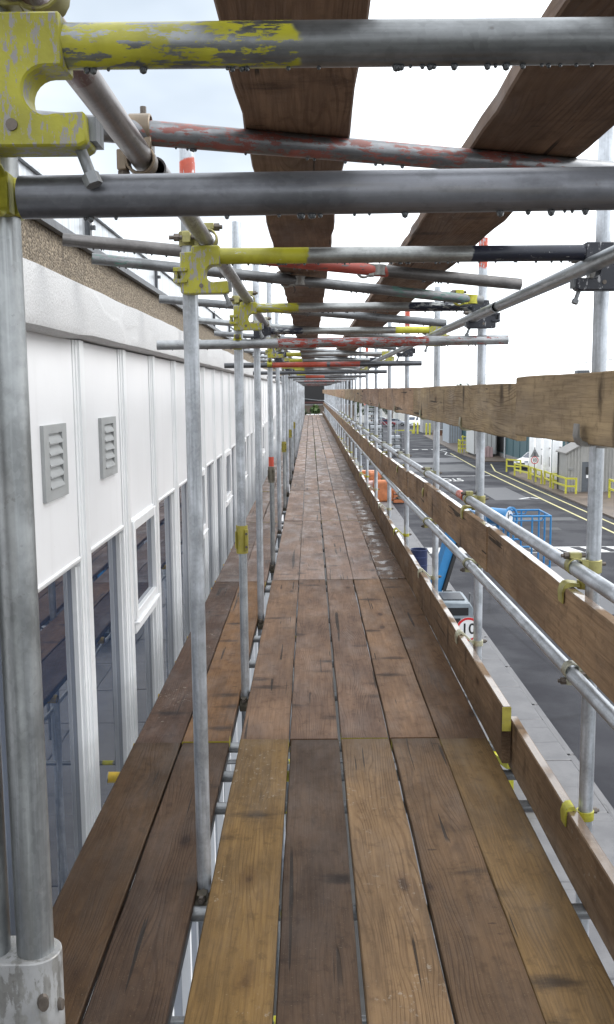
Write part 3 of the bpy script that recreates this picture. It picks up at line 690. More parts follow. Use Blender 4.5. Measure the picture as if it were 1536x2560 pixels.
OX = .937; IX = -.371
OUT_Y = [1.0, 3.1, 5.2, 7.07, 9.2, 11.25, 13.5]
while OUT_Y[-1] < 60: OUT_Y.append(OUT_Y[-1]+2.05)
IN_Y = [1.17, 3.0, 5.0, 6.76, 8.9, 11.1, 13.3]
while IN_Y[-1] < 60: IN_Y.append(IN_Y[-1]+2.05)
def zhi(y): return 1.035-.028*min(max(y-2.6, 0), 3)/3-.05*min(max(y-5.2, 0), 6)/6
def zlo(y): return .672-.075*min(max(y-3.5, 0), 6)/6
MAT['pole_red'] = tube('galvanised_red_top', [(8.0, 8.3, (.50, .08, .04), .455)], base=(.55, .58, .62), rough=.36, dirt=.15, metal=.6)
MAT['pole_redjoint'] = tube('galvanised_red_joint', [(6.42, 6.75, (.55, .07, .04), .3)], base=(.50, .53, .56), rough=.36, dirt=.2, metal=.5)
for i, y in enumerate(OUT_Y):
    zt = [2.4, 2.75, 2.42, 2.36, 2.44, 2.4, 2.42][i] if i < 7 else 2.40+random.uniform(-.06, .06)
    o = thing('standard', ('galvanised upright tube on the street side, %s from the camera' % ORD[i]) if i < 14 else 'distant galvanised upright tube in the street-side row',
              'scaffold tube', (OX, y, G+.08), 'uprights on the street side' if i < 14 else 'far uprights on the street side')
    zz = -G-.08
    mat = MAT['galv_new'] if i not in (2, 4, 7) else tube('galvanised_red_top', [(zt+zz-(.16 if i != 4 else .28), zt+zz+.1, (.50, .08, .04), .455)], base=(.55, .58, .62), rough=.36, dirt=.15, metal=.6)
    lean = random.uniform(-.006, .006)
    tubeobj('tube', (0, 0, 0), (lean, random.uniform(-.008, .008), zt+zz), mat, o, 24 if i < 3 else (14 if i < 8 else 8))
    if i < 14:
        link('base_plate', MB().box((-.075, -.075, -.02), (.075, .075, .0)).mesh('base_plate', MAT['galv_dark']), o)
        coupler(o, (0, 0, zhi(y)+zz), (0, 0, 0), rc() if i > 2 else GOLD); coupler(o, (0, 0, zlo(y)+zz), (math.pi, 0, 0), rc())
        c = link('board_clip', CLIP_TOE[1] if y > 4 else CLIP_TOE[0], o, (0, 0, (.196 if y > 4 else .160)+zz), None, YCP if i % 3 == 1 else (.52, .50, .36)); link('bolt', CB, c)
        c = link('board_clip', CLIP_MID, o, (0, .10 if i != 1 else .07, (.955 if y < 6 else .87)+zz), None, (.40, .36, .10)); link('bolt', CB, c)
        if i > 0:
            c = link('board_clip', CLIP_TOP if i > 1 else CLIP_TOPN, o, (0, -.07 if i > 1 else -.10, (1.405 if i > 1 else 1.445)+zz), None, (.33, .31, .2) if i > 1 else (.27, .26, .24)); link('bolt', CB, c)
    if i < 9:
        coupler(o, (0, 0, 1.99+zz), (0, 0, 0), STEEL)

sleeve_me = {}
for i, y in enumerate(IN_Y):
    zz = -G-.08
    zt = [2.3, 2.40, 2.48, 2.56, 2.64, 2.55][i] if i < 6 else 2.35+random.uniform(-.1, .1)
    o = thing('standard', ('galvanised upright tube between walkway and windows, %s from the camera' % ORD[i]) if i < 14 else 'distant galvanised upright tube in the wall-side row',
              'scaffold tube', (IX, y, G+.08), 'uprights on the wall side' if i < 14 else 'far uprights on the wall side')
    red = i in (1, 4, 6)
    mat = tube('galvanised_red_top', [(zt+zz-(.34 if i == 4 else .17), zt+zz+(.1 if i > 1 else -.08), (.50, .08, .04), .455)], base=(.55, .58, .62), rough=.36, dirt=.15, metal=.6) if red else (MAT['galv_new'] if i else MAT['galv'])
    joint = i in (0, 2, 4, 6, 8, 10)
    lx = random.uniform(-.004, .004)
    if joint:
        tubeobj('tube', (0, 0, .83+zz), (0, 0, zt+zz), mat if i else MAT['galv'], o, 32 if i == 0 else (16 if i < 8 else 8))
        tubeobj('lower_tube', (.004, 0, 0), (.004, 0, .82+zz), MAT['pole_redjoint'] if i == 2 else MAT['galv'], o, 16, r=.0225)
        if i:
            s = MB().pipe(.15, .0315, .006, 20).box((.02, -.042, .02), (.034, .0, .13)).box((-.034, -.03, .03), (-.028, .03, .12))
            sl_ = s.build('sleeve_coupler', MAT['band'] if i != 4 else MAT['coupler'], o, (0, 0, .755+zz))
            if i == 4: sl_.color = (.2, .18, .14, 1)
            MB().cyl((.027, -.05, .04), (.027, .0, .04), .007, 8).cyl((.027, -.05, .11), (.027, .0, .11), .007, 8).build('bolt', MAT['bolt'], sl_)
            if i == 4: MB().pipe(.09, .0255, .002, 16).build('red_band', MAT['red'] if 'red' in MAT else MAT.setdefault('red', paint('red_paint', (.55, .07, .035), .45)), o, (0, 0, .908+zz))
    else:
        tubeobj('tube', (0, 0, 0), (lx, 0, zt+zz), mat, o, 32 if i == 1 else (16 if i < 8 else 8))
    if i < 12:
        coupler(o, (0, 0, -.075+zz), (0, 0, R(90)), (.10, .085, .06)); coupler(o, (0, 0, 2.085+zz), (0, 0, R(180)), GOLD if i < 3 else rc())
    if i == 0:
        # big two-tube sleeve at the joint, with rivet slots
        s = bevel(MB().prism([(.034*math.cos(a), .034*math.sin(a)) for a in [R(k*15-90) for k in range(13)]] + [(-.058+.034*math.cos(a), .034*math.sin(a)) for a in [R(k*15+90) for k in range(13)]], .30, Matrix.Rotation(R(90), 4, 'X')).mesh('sleeve_coupler', MAT['galv']), .0015)
        s.materials.clear(); s.materials.append(tube('sleeve_steel', [(-.2, .2, (.30, .30, .30), .49)], base=(.33, .325, .31), rough=.5, dirt=1, metal=.5)); sl_ = link('sleeve_coupler', s, o, (0, 0, .735+zz))
        for (a, dz, w, h, mt) in ((-62, .095, .008, .013, 'bolt'), (-38, .045, .012, .006, 'rust'), (-66, .010, .013, .016, 'rust'), (-92, .05, .006, .014, 'bolt'), (-20, .08, .005, .01, 'bolt')):
            mb = MB(); rr = .034
            p = Vector((rr*math.cos(R(a))*1.0, rr*math.sin(R(a)), dz)); nrm = Vector((math.cos(R(a)), math.sin(R(a)), 0)); t = Vector((-nrm.y, nrm.x, 0))
            ng = 12; vs = [p-nrm*.002+t*w*math.cos(2*math.pi*k/ng)+Vector((0, 0, h*math.sin(2*math.pi*k/ng))) for k in range(ng)]
            vs2 = [v+nrm*.0045 for v in vs]; vs2 = [p+nrm*.0032+(v-p)*.82 for v in vs2]
            mb.add(vs+vs2, [tuple(range(ng, 2*ng))]+[(k, (k+1) % ng, ng+(k+1) % ng, ng+k) for k in range(ng)])
            mb.build('rivet', MAT[mt], sl_)
        tubeobj('lap_tube', (-.058, 0, .80+zz), (-.0575, 0, 1.80+zz), MAT['galv'], o, 24)
        coupler(o, (0, 0, 1.85+zz), (0, 0, R(90)), YCP)
    if i in (0,):
        pass
    if i % 2 == 0 and 0 < i < 12: coupler(o, (0, 0, 1.86+zz), (0, 0, R(90)), YCP if i in (2, 4) else rc())

# hooked transoms ("claw" beams), one at each pair of standards
def claw_poly():
    c = (.083, -.054); r = .0255
    arc = [(c[0]+r*math.cos(R(a)), c[1]+r*math.sin(R(a))) for a in range(90, 271, 15)]
    return [(-.018, .010), (.016, .010), (.018, .0285), (.102, .0285), (.103, -.0285)] + arc + [(.090, -.078), (.125, -.076), (.127, -.108), (.118, -.113), (-.014, -.113), (-.018, -.108)]
def claw_meshes(mat):
    me = bevel(MB().prism(claw_poly(), .052).mesh('claw_plate', mat), .0025)
    cl = MB().box((-.038, -.03, -.082), (-.026, .058, -.036)).box((-.038, -.036, -.048), (.004, -.0265, -.036)).box((-.038, -.036, -.082), (.004, -.0265, -.070))
    cm = bevel(cl.mesh('clamp', mat), .0015)
    lv = MB().cyl((.108, 0, -.095), (.128, -.010, -.146), .0066, 10).cyl((.125, -.009, -.140), (.130, -.0105, -.152), .0102, 6).box((.118, -.010, -.104), (.134, .030, -.078))
    lm = lv.mesh('locking_bolt', MAT['galv_dark'])
    hole = MB().cyl((.045, -.0285, -.090), (.045, -.0255, -.090), .0065, 12).mesh('pin', MAT['bolt'])
    return me, cm, lm, hole
CLY, CLK = claw_meshes(MAT['claw_y']), claw_meshes(MAT['claw_k'])
def beam(i, y, z, lmat, rmat, desc, paints, base, dr=0):
    x0 = IX; x1 = OX; o = thing('hooked_transom', desc, 'scaffold beam', (x0, y, z), 'transoms hooked between the two rows of uprights')
    mat = tube('beam_steel', paints, base=base, rough=.34, dirt=.8, metal=.8)
    tubeobj('tube', (.02, 0, 0), (x1-x0-.02, 0, 0), mat, o, 28 if i < 2 else 14)
    for k, S in ((0, lmat), (1, rmat)):
        if S is None: continue
        sx = -1 if k else 1; lx = (x1-x0) if k else 0
        c = link('claw_plate', S[0], o, (lx, 0, 0)); c.scale = (sx, 1, 1)
        for nm, me in (('clamp', S[1]), ('locking_bolt', S[2]), ('pin', S[3])): link(nm, me, c)
    if dr: drops(o, (.12, 0, 0), (x1-x0-.12, 0, 0), dr)
    return o
GB = (.27, .28, .285)
beam(0, 1.112, 2.003, CLY, CLK, 'thick grey tube with flaking yellow hooked end across the top of the picture', [(0, .20, YEL, .475), (.198, .34, YEL, .508)], GB, 55)
beam(1, 2.945, 2.026, CLY, CLK, 'grey hooked tube with smooth yellow left end and black right end', [(0, .345, YEL, .40), (.845, 1.4, NAVY, .40)], (.42, .43, .42), 50)
beam(2, 4.945, 2.04, CLY, CLK, 'hooked tube with chipped yellow left end and mottled black right end, third from camera', [(0, .30, YEL, .47), (.86, 1.4, NAVY, .47)], (.42, .43, .42), 40)
beam(3, 6.70, 2.03, CLK, CLY, 'hooked tube with black left end and yellow right end, fourth from camera', [(0, .3, NAVY, .47), (.95, 1.4, (.60, .58, .06), .3)], (.42, .43, .42), 20)
for i, y in enumerate(IN_Y[4:14]):
    beam(4+i, y-.055, 2.03, (CLY, CLK)[i % 2] if i < 4 else None, (CLK, CLY)[i % 2] if i < 4 else None, 'grey hooked tube across the scaffold, %s from the camera' % ORD[4+i],
         [(0, .25, YEL if i % 3 else REDP, .4)], (.36, .37, .37))

# plain cross tubes clamped to the standards (every second pair)
def cross_tube(p0, p1, mat, label, name='transom', group='cross tubes clamped under the roof', cp=(), dr=0, n=16):
    p0, p1 = Vector(p0), Vector(p1); o = thing(name, label, 'scaffold tube', p0, group); d = p1-p0
    tubeobj('tube', (0, 0, 0), d, mat, o, n)
    for t, rot, col in cp: coupler(o, d*t+Vector((0, 0, .052 if name == 'ledger' else 0)), rot, col)
    if dr: drops(o, d*.04, d*.96, dr)
    return o
cross_tube((-.335, 1.14, 1.846), (1.25, 1.13, 1.853), tube('dull_tube', [], base=(.20, .205, .225), rough=.36, dirt=1, metal=.65), 'thick dull dark grey tube just below the yellow hooked tube', dr=45, n=28)
RPM = tube('worn_red_tube', [(.62, 1.40, REDP, .50), (1.45, 1.8, REDP, .56)], base=(.40, .41, .42))
cross_tube((-.785, 4.93, 1.855), (1.02, 4.93, 1.868), RPM, 'galvanised tube with worn red paint on its street half, jutting past both rows of uprights', dr=25)
cross_tube((-.79, 8.84, 1.85), (1.035, 8.84, 1.858), tube('red_dark_tube', [(.44, .95, (.42, .07, .04), .40), (.98, 1.25, (.36, .06, .04), .46)], base=(.14, .145, .155)), 'dark tube with bright red middle, second of the cross tubes jutting past the uprights')
cross_tube((-.76, 12.75, 1.85), (1.03, 12.75, 1.855), MAT['steel_black'], 'dark cross tube with yellow couplers behind the red-middled tube')
cross_tube((-.76, 16.9, 1.85), (1.03, 16.9, 1.855), tube('red_mid_tube', [(.68, 1.02, (.45, .075, .04), .4)], base=(.2, .2, .21)), 'grey cross tube with a short orange-red centre, deep in the tunnel')
for i, y in enumerate((20.8, 24.7, 28.6, 32.5, 36.4, 40.3, 44.2, 48.1, 52.)):
    cross_tube((-.76, y, 1.85), (1.03, y, 1.855), (MAT['galv_dark'], RPM, MAT['steel_black'])[i % 3], 'grey cross tube deep in the tunnel, %s from its far end' % (['nearest', 'second', 'third', 'fourth', 'fifth', 'sixth', 'seventh', 'eighth', 'ninth'][8-i]), n=10)

# sloping roof tubes
cross_tube((-.55, 1.885, 2.133), (1.1, 2.50, 2.135), tube('red_roof_tube', [(.18, 1.22, (.24, .08, .065), .515)], base=(.24, .245, .255), rough=.36, dirt=.8, metal=.7), 'slanting tube with faded red middle under the overhead planks', dr=40, n=24)
cross_tube((-.937, 3.70, 2.198), (.885, 4.05, 2.052), tube('red_roof_tube_small', [(.78, 1.28, (.36, .07, .05), .44)], base=(.19, .18, .175), rough=.45, dirt=.9), 'sloping rusty grey tube with a red length, upper of the two side by side', 'roof_tube', 'sloping tubes under the roof planks', [(.67, (0, 0, 0), STEEL)], 40)
cross_tube((-.948, 4.227, 2.198), (.855, 4.775, 2.052), tube('green_roof_tube', [(0, .22, GRN, .55), (1.40, 1.8, GRN, .52)], base=(.22, .225, .23), rough=.45, dirt=.8), 'sloping grey tube with faded green ends, lower of the two side by side', 'roof_tube', 'sloping tubes under the roof planks', [(.50, (0, 0, 0), STEEL), (.97, (0, 0, 0), YCP)], 36)
cross_tube((-.914, 5.87, 2.178), (.859, 6.05, 2.03), MAT['galv_dark'], 'sloping plain grey tube behind the green-ended tube', 'roof_tube', 'sloping tubes under the roof planks', (), 24)
for i, y in enumerate((7.6, 9.35, 11.4, 13.5, 15.6, 17.7, 19.8)):
    cross_tube((-.93, y, 2.178), (.86, y+.2, 2.03), MAT['galv_dark'] if i % 2 else MAT['galv'], 'sloping plain grey tube deep under the roof planks, %s from the green-ended tube' % ORD[i+1], 'roof_tube', 'sloping tubes under the roof planks', (), 0, 12)

# ledgers along the scaffold
LG = 'long tubes running along the uprights'
def ledger(p0, p1, mat, label, n=16, cp=()): return cross_tube(p0, p1, mat, label, 'ledger', LG, cp, 0, n)
ledger((-.335, .45, 2.088), (-.335, 2.02, 2.088), tube('brown_ledger_tube', [(.1, 1.0, (.13, .055, .045), .46)], base=(.30, .27, .26)), 'reddish brown weathered tube end running away overhead at upper left', 28, [(.97, (0, R(-90), 0), (.22, .17, .12))])
ledger((-.322, 2.06, 2.085), (-.312, 8.0, 2.085), tube('brown_ledger_tube', [(.1, 6, (.18, .16, .15), .5)], base=(.33, .32, .32)), 'dull brown tube along the tops of the wall-side uprights', 20)
ledger((-.312, 7.9, 2.135), (-.31, 22, 2.135), MAT['galv_dark'], 'grey tube along the tops of the far wall-side uprights', 12)
ledger((.855, 1.2, 1.99), (.848, 4.45, 1.985), MAT['galv'], 'bright grey overhead tube coming in at right, hooked by the black beam ends', 24)
ledger((.835, 4.30, 1.98), (.848, 8.3, 1.985), MAT['galv'], 'second overhead tube along the street-side uprights, past the yellow coupler', 18)
ledger((.848, 8.35, 1.985), (.848, 20, 1.98), MAT['galv'], 'third overhead tube along the street-side uprights', 12)
ledger((OX-.06, 1.3, zhi(1.3)), (OX-.06, 5.28, zhi(5.28)), MAT['galv_new'], 'upper guardrail tube nearest the camera above the brown plank', 28)
MAT['rail_red'] = tube('galvanised_red_end', [(3.15, 4, (.55, .09, .04), .3)], base=(.60, .63, .67), rough=.33, dirt=.2, metal=.6)
RL = [5.34, 8.7, 12.4, 16.4, 20.4, 24.4, 28.4, 32.4, 40, 50, 61]
for i in range(len(RL)-1):
    a, b = RL[i], RL[i+1]-.02
    ledger((OX-.06, b, zhi(b)), (OX-.06, a, zhi(a)), MAT['rail_red'] if i == 0 else MAT['galv_new'], 'upper guardrail tube, %s length from the camera' % ORD[i+1], 18 if i < 3 else 10)
RL = [1.0, 5.1, 9.0, 13, 17, 21, 25, 29, 40, 50, 61]
for i in range(len(RL)-1):
    a, b = RL[i], RL[i+1]-.015
    ledger((OX-.06, b, zlo(b)), (OX-.06, a, zlo(a)), MAT['galv_new'], 'lower guardrail tube, %s length from the camera' % ORD[i], 24 if i < 2 else 10)
# joint sleeves on the guardrails
for (y, zf, c) in ((5.31, zhi, (.28, .24, .2)), (8.68, zhi, (.22, .17, .15)), (5.1, zlo, YCP), (9.0, zlo, ZINC), (12.38, zhi, STEEL)):
    pass
# bearers under the walkway, ends painted yellow
BRM = tube('bearer_tube', [(0, .10, (.60, .40, .03), .3), (.75, .86, (.60, .56, .05), .38)], base=(.30, .31, .32))
for i, y in enumerate((1.6, 2.88, 3.66, 3.98, 4.32, 5.06, 5.7, 6.3, 6.82, 7.9, 8.2, 9.0, 9.9, 10.9, 11.6, 12, 13)):
    cross_tube((-.905 if i == 3 else -.855, y, -.068), (.985, y, -.068), BRM, 'tube bearer with yellow ends under the walkway boards, %s from the camera' % ORD[i], 'bearer', 'tubes carrying the walkway boards', (), 0, 12)
for i, (x, z, lab) in enumerate(((IX-.055, -.118, 'tube under the boards along the wall-side uprights'), (OX+.05, -.118, 'tube under the boards along the street-side uprights'), (IX-.05, -2.2, 'lower lift tube along the wall-side uprights'), (OX-.06, -2.2, 'lower lift tube along the street-side uprights'))):
    ledger((x, .3, z), (x, 40, z), MAT['galv_dark'], lab, 12)
cross_tube((1.0, 3.3, -1.75), (1.9, 5.6, -2.3), tube('orange_tube', [(0, 4, (.62, .16, .04), .25)]), 'orange painted raking tube below the walkway at lower right', 'raker', None)
for i, y in enumerate((3.1, 5.2, 9.2)):
    cross_tube((-1.0, y+.06, -2.15), (1.05, y+.06, -2.15), BRM, 'lower lift cross tube with yellow ends, %s from the camera' % ORD[i], 'bearer', 'lower lift cross tubes', (), 0, 10)

exec_tail = True
# ------------------------------------------------------------------ street furniture
GREY = paint('sign_back_grey', (.22, .22, .22), .5); MAT['grey'] = GREY
MAT['white'] = paint('white_paint', (.78, .79, .8), .4, 0, .08, 3); MAT['signw'] = flat('sign_white', (.8, .8, .8), .4)
MAT['signr'] = flat('sign_red', (.55, .02, .025), .4); MAT['black'] = flat('black_paint', (.012, .012, .013), .5)
MAT.setdefault('red', paint('red_paint', (.55, .07, .035), .45))
def disc(mb, c, r, y, n=40, r0=0):
    cx, cz = c
    if r0 == 0: return mb.add([(cx+r*math.cos(2*math.pi*i/n), y, cz+r*math.sin(2*math.pi*i/n)) for i in range(n)], [tuple(range(n))])
    vs = []
    for i in range(n):
        a = 2*math.pi*i/n; vs += [(cx+r*math.cos(a), y, cz+r*math.sin(a)), (cx+r0*math.cos(a), y, cz+r0*math.sin(a))]
    return mb.add(vs, [(2*i, 2*i+1, (2*i+3) % (2*n), (2*i+2) % (2*n)) for i in range(n)])
def round_sign(parent, z, r, num, rot=0):
    pl = MB().cyl((0, -.035, z), (0, -.028, z), r, 40).build('sign_plate', MAT['signw'], parent)
    disc(MB(), (0, z), r*.995, -.0385, 48, r*.80).build('red_ring', MAT['signr'], pl)
    text_mesh(num, r*1.25, MAT['black'], 'numerals', pl, Matrix.Translation((0, -.0385, z)) @ Matrix.Rotation(R(90), 4, 'X'), .0008)
s = thing('speed_limit_sign', 'round white and red 10 sign on a post below the scaffold rail', 'sign', (3.22, 19, G+.1))
MB().cyl((0, 0, 0), (0, 0, 2.35), .03, 12).build('post', MAT['galv_dark'], s); round_sign(s, 2.31, .25, '10')
s = thing('speed_limit_sign', 'round 10 sign under a grey triangle on a post by the yellow barriers', 'sign', (17.05, 71.8, G+.1))
MB().cyl((0, 0, 0), (0, 0, 2.75), .04, 10).build('post', MAT['galv_dark'], s); round_sign(s, 1.78, .29, '10')
t = MB().prism([(-.36, 2.02), (.36, 2.02), (0, 2.68)], .006, Matrix.Translation((0, -.032, 0))).build('triangle_plate', MAT['grey'], s)
MB().prism([(-.07, 2.1), (.07, 2.1), (.06, 2.38), (-.06, 2.38)], .004, Matrix.Translation((0, -.038, 0))).build('symbol', paint('dark_symbol', (.08, .08, .085), .5), t)
MB().prism([(-.13, 1.0), (.13, 1.0), (0, 1.3)], .006, Matrix.Translation((0, -.045, 0))).build('small_plate', MAT['band'], s)

def barrier(label, pts, h=1.0, rails=(1.0, .52), w=.12, group='yellow barriers along the far kerb', z=G+.1, name='barrier'):
    o = thing(name, label, 'barrier', (pts[0][0], pts[0][1], z), group); p0 = Vector((*pts[0], 0))
    P = [Vector((*p, 0))-p0 for p in pts]
    for p in P: MB().box((-w/2, -w/2, 0), (w/2, w/2, h)).build('post', MAT['yellow'], o, p)
    for a, b in zip(P, P[1:]):
        d = (b-a); L = d.length; ang = math.atan2(d.y, d.x)
        for rz_ in rails: MB().box((w/2, -w*.35, -w*.5), (L-w/2, w*.35, w*.5)).build('rail', MAT['yellow'], o, a+Vector((0, 0, rz_*h-w*.5)), Euler((0, 0, ang)))
    return o
barrier('small yellow barrier alone, left of the white car', [(17.05, 82.0), (17.95, 80.6)], 1.15)
barrier('yellow barrier in front of the white car, beside the first tank', [(17.0, 78.5), (17.45, 75.4)], 1.05)
barrier('yellow barrier behind the round 10 sign', [(17.5, 74.9), (17.45, 73.0), (17.5, 71.4)], 1.05)
barrier('yellow barrier with two posts before the last white tank', [(17.65, 71.0), (17.55, 68.9), (18.6, 69.0)], 1.05)
barrier('yellow barrier turning the corner of the grey shed', [(17.5, 67.9), (17.55, 64.7), (18.2, 64.5)], 1.1)
barrier('yellow barrier at the right edge beyond the near upright', [(19.7, 62.0), (19.6, 58), (22.5, 57.8)], 1.25)
barrier('yellow barrier frame on the pavement seen past the toe board', [(3.35, 16.9), (3.55, 16.3), (3.75, 15.5)], 1.0, z=G+.1, group=None)
for i, (x, y) in enumerate(((17.2, 157), (17.75, 156.5), (18.7, 152.6), (19.2, 152.2))):
    o = MB().cyl((0, 0, 0), (0, 0, 1.75), .14, 10).ball((0, 0, 1.75), .14, 10).build('bollard', MAT['yellow'], None, (x, y, G))
    tag(o, 'yellow bollard of the far group by the white van, %s from left' % ['first', 'second', 'third', 'fourth'][i], 'bollard', 'far yellow bollards')
barrier('low yellow rail left of the far bollards', [(14.2, 158), (17.0, 157.6)], .6, (1.0,), .16, None, G)
o = thing('cage_barrier', 'yellow cage of barrier frames by the white cabin', 'barrier', (16.95, 107, G+.1))
for (x, y) in ((0, 0), (.9, 0), (0, 1.2), (.9, 1.2), (.35, .4)): MB().box((-.06, -.06, 0), (.06, .06, 1.5 if x != .35 else 2.0)).build('post', MAT['yellow'], o, (x, y, 0))
for z_ in (.5, .95, 1.42):
    MB().box((0, -.05, -.06), (.9, .05, .06)).build('rail', MAT['yellow'], o, (0, -.02, z_)); MB().box((-.05, 0, -.06), (.05, 1.2, .06)).build('rail', MAT['yellow'], o, (.0, 0, z_))
MB().box((0, -.05, 0), (.55, .05, .12)).build('rail', MAT['yellow'], o, (.2, .4, 1.75))
o = thing('cage_barrier', 'lower yellow frame attached right of the yellow cage', 'barrier', (18.0, 106.6, G+.1))
for x in (0, .8): MB().box((-.06, -.06, 0), (.06, .06, 1.25)).build('post', MAT['yellow'], o, (x, 0, 0))
for z_ in (.6, 1.2): MB().box((.06, -.05, -.06), (.74, .05, .06)).build('rail', MAT['yellow'], o, (0, 0, z_))

# white tanks
for i, (x, y, r) in enumerate(((18.10, 77, .265), (18.20, 75, .285), (18.31, 73, .31), (18.55, 71, .37))):
    o = thing('gas_tank', 'tall white upright gas tank, %s of the four beside the shed' % ['leftmost', 'second', 'third', 'rightmost'][i], 'tank', (x, y, G+.1), 'white upright tanks')
    mb = MB(); prof = [(0, 3.52), (r*.55, 3.50), (r*.85, 3.42), (r, 3.22), (r, .55), (r*.8, .38), (0, .34)]; n = 24; vs = []
    for (rr, z_) in prof[1:-1]: vs += [(rr*math.cos(2*math.pi*k/n), rr*math.sin(2*math.pi*k/n), z_) for k in range(n)]
    fs = [((j)*n+k, j*n+(k+1) % n, (j+1)*n+(k+1) % n, (j+1)*n+k) for j in range(4) for k in range(n)]
    fs += [tuple(range(n)), tuple(range(5*n-1, 4*n-1, -1))]
    mb.add(vs, fs, True).build('shell', MAT['white'], o)
    for a in (45, 135, 225, 315): MB().cyl((r*.7*math.cos(R(a)), r*.7*math.sin(R(a)), 0), (r*.7*math.cos(R(a)), r*.7*math.sin(R(a)), .5), .05, 8).build('leg', MAT['grey'], o)
    MB().path([(r*.3, -r-.05, 1.2), (r*.3, -r-.05, 1.9), (r*.3, -r+.02, 1.95)], .025, 6).build('pipework', MAT['grey'], o); MB().box((r*.1, -r-.06, 2.2+.2*i), (r*.5, -r-.0, 2.26+.2*i)).build('bracket', MAT['grey'], o)
o = thing('gas_pipework', 'dark pipes and valves between the last tank and the shed roof', 'pipework', (19.2, 71.0, G+.1))
MB().path([(0, 0, 0), (0, 0, 3.3), (.35, 0, 3.4), (.6, 0, 3.1)], .07, 8).build('pipe', MAT['grey'], o); MB().cyl((.15, -.1, 2.7), (.45, -.1, 2.7), .16, 12).ball((.3, -.15, 3.2), .2, 10).build('valve', MAT['steel_black'], o)
MB().path([(.9, 0, 0), (.9, 0, 4.2)], .05, 8).build('pipe', MAT['grey'], o); MB().path([(1.3, 0, 0), (1.3, 0, 4.0)], .05, 8).build('pipe', MAT['grey'], o)

# grey shed
MAT['corr'] = paint('grey_corrugated', (.30, .295, .28), .5, 0, .15, 2, streak=.3); MAT['roofg'] = paint('grey_roof_sheet', (.22, .21, .20), .6, 0, .2, 3)
o = thing('grey_shed', 'grey corrugated shed with sloping roof and dark door by the tanks', 'shed', (17.85, 65.6, G+.1))
MB().box((0, 0, 0), (4.2, 2.3, 2.7)).build('wall', MAT['corr'], o)
MB().add([(-.18, -.2, 2.66), (2.1, -.2, 3.9), (4.4, -.2, 2.66), (-.18, 2.5, 2.66), (2.1, 2.5, 3.9), (4.4, 2.5, 2.66), (-.18, -.2, 2.74), (2.1, -.2, 3.98), (4.4, -.2, 2.74), (-.18, 2.5, 2.74), (2.1, 2.5, 3.98), (4.4, 2.5, 2.74)],
   [(6, 7, 10, 9), (7, 8, 11, 10), (0, 3, 4, 1), (1, 4, 5, 2), (0, 1, 7, 6), (1, 2, 8, 7), (3, 9, 10, 4), (4, 10, 11, 5), (0, 6, 9, 3), (2, 5, 11, 8)]).build('roof', MAT['roofg'], o)
MB().add([(0, .0, 2.7), (4.2, .0, 2.7), (2.1, .0, 3.86), (0, .1, 2.7), (4.2, .1, 2.7), (2.1, .1, 3.86)], [(0, 1, 2), (5, 4, 3), (0, 2, 5, 3), (1, 4, 5, 2)]).build('gable', MAT['corr'], o)
for k in range(19):
    x = .10+k*.22
    if 1.0 < x < 1.95: continue
    MB().prism([(x-.05, .05), (x+.05, .05), (x+.05, 2.66+min(x, 4.2-x)*.5), (x-.05, 2.66+min(x, 4.2-x)*.5)], .04, Matrix.Translation((0, -.02, 0))).build('rib', MAT['corr'], o)
d = MB().box((1.02, -.04, .03), (1.92, -.005, 2.1)).build('door', paint('slate_door', (.09, .10, .115), .45), o)
MB().box((1.28, -.05, 1.25), (1.75, -.041, 1.75)).build('window', MAT['black'], d); MB().box((1.33, -.048, .98), (1.62, -.041, 1.18)).build('notice', MAT['signw'], d)
MB().box((.1, -.10, 1.55), (.42, -.045, 1.68)).build('lamp', MAT['grey'], o); MB().cyl((-.06, 2.2, 0), (-.06, 2.2, 2.66), .05, 8).build('downpipe', MAT['steel_black'], o)
o = thing('rust_red_post', 'rust red post right of the shed behind the near upright', 'post', (21.2, 66.5, G+.1)); MB().box((-.12, -.12, 0), (.12, .12, 3.4)).build('post', paint('rust_red', (.16, .07, .055), .6), o); MB().box((-.16, -.16, 0), (.16, .16, .06)).build('foot', MAT['steel_black'], o)
o = thing('grey_cabinet', 'tall slate grey cabinet beyond the rust red post', 'cabinet', (22.0, 66.5, G+.1)); MB().box((0, 0, 0), (1.3, 1, 2.9)).build('body', paint('slate_paint', (.13, .14, .16), .5), o); MB().box((.1, -.03, .1), (1.2, 0, 2.8)).build('door', MAT['grey'], o)

# teal industrial building
MAT['teal'] = paint('teal_cladding', (.045, .105, .12), .5, 0, .15, 1.2, streak=.25); MAT['tealroof'] = paint('pale_roof_edge', (.42, .44, .45), .5)
tb = thing('teal_building', 'long teal clad building with dark window bands across the road', 'building', (20.4, 84, G))
MB().box((0, 0, 0), (25, 62, 7.3)).build('wall', MAT['teal'], tb); MB().box((-.3, -.3, 7.3), (25.3, 62.3, 7.62)).build('roof_edge', MAT['tealroof'], tb)
MB().box((-.05, -.05, 0), (0, 62, .5)).build('plinth', MAT['kerbc'], tb)
for i, y0 in enumerate((15.5, 21, 33, 46.5, 52)):
    f = MB().box((-.06, y0, .62), (-.01, y0+8.4 if i == 0 else y0+7 if i > 2 else y0+5, 2.9)).build('window', MAT['black'], tb)
    MB().box((-.1, y0-.1, 2.9), (-.01, y0+5.4 if i in (1, 2) else y0+7.1, 3.08)).build('window_head', MAT['tealroof'], f)
for y0 in range(2, 62, 3): MB().box((-.045, y0, .5), (-.005, y0+.08, 7.3)).build('cladding_joint', MAT['teal'], tb)
MB().cyl((-.12, 30.8, 0), (-.12, 30.8, 7.2), .09, 8).build('downpipe', MAT['tealroof'], tb); MB().cyl((-.12, 14.6, 0), (-.12, 14.6, 7.2), .09, 8).build('downpipe', MAT['tealroof'], tb)
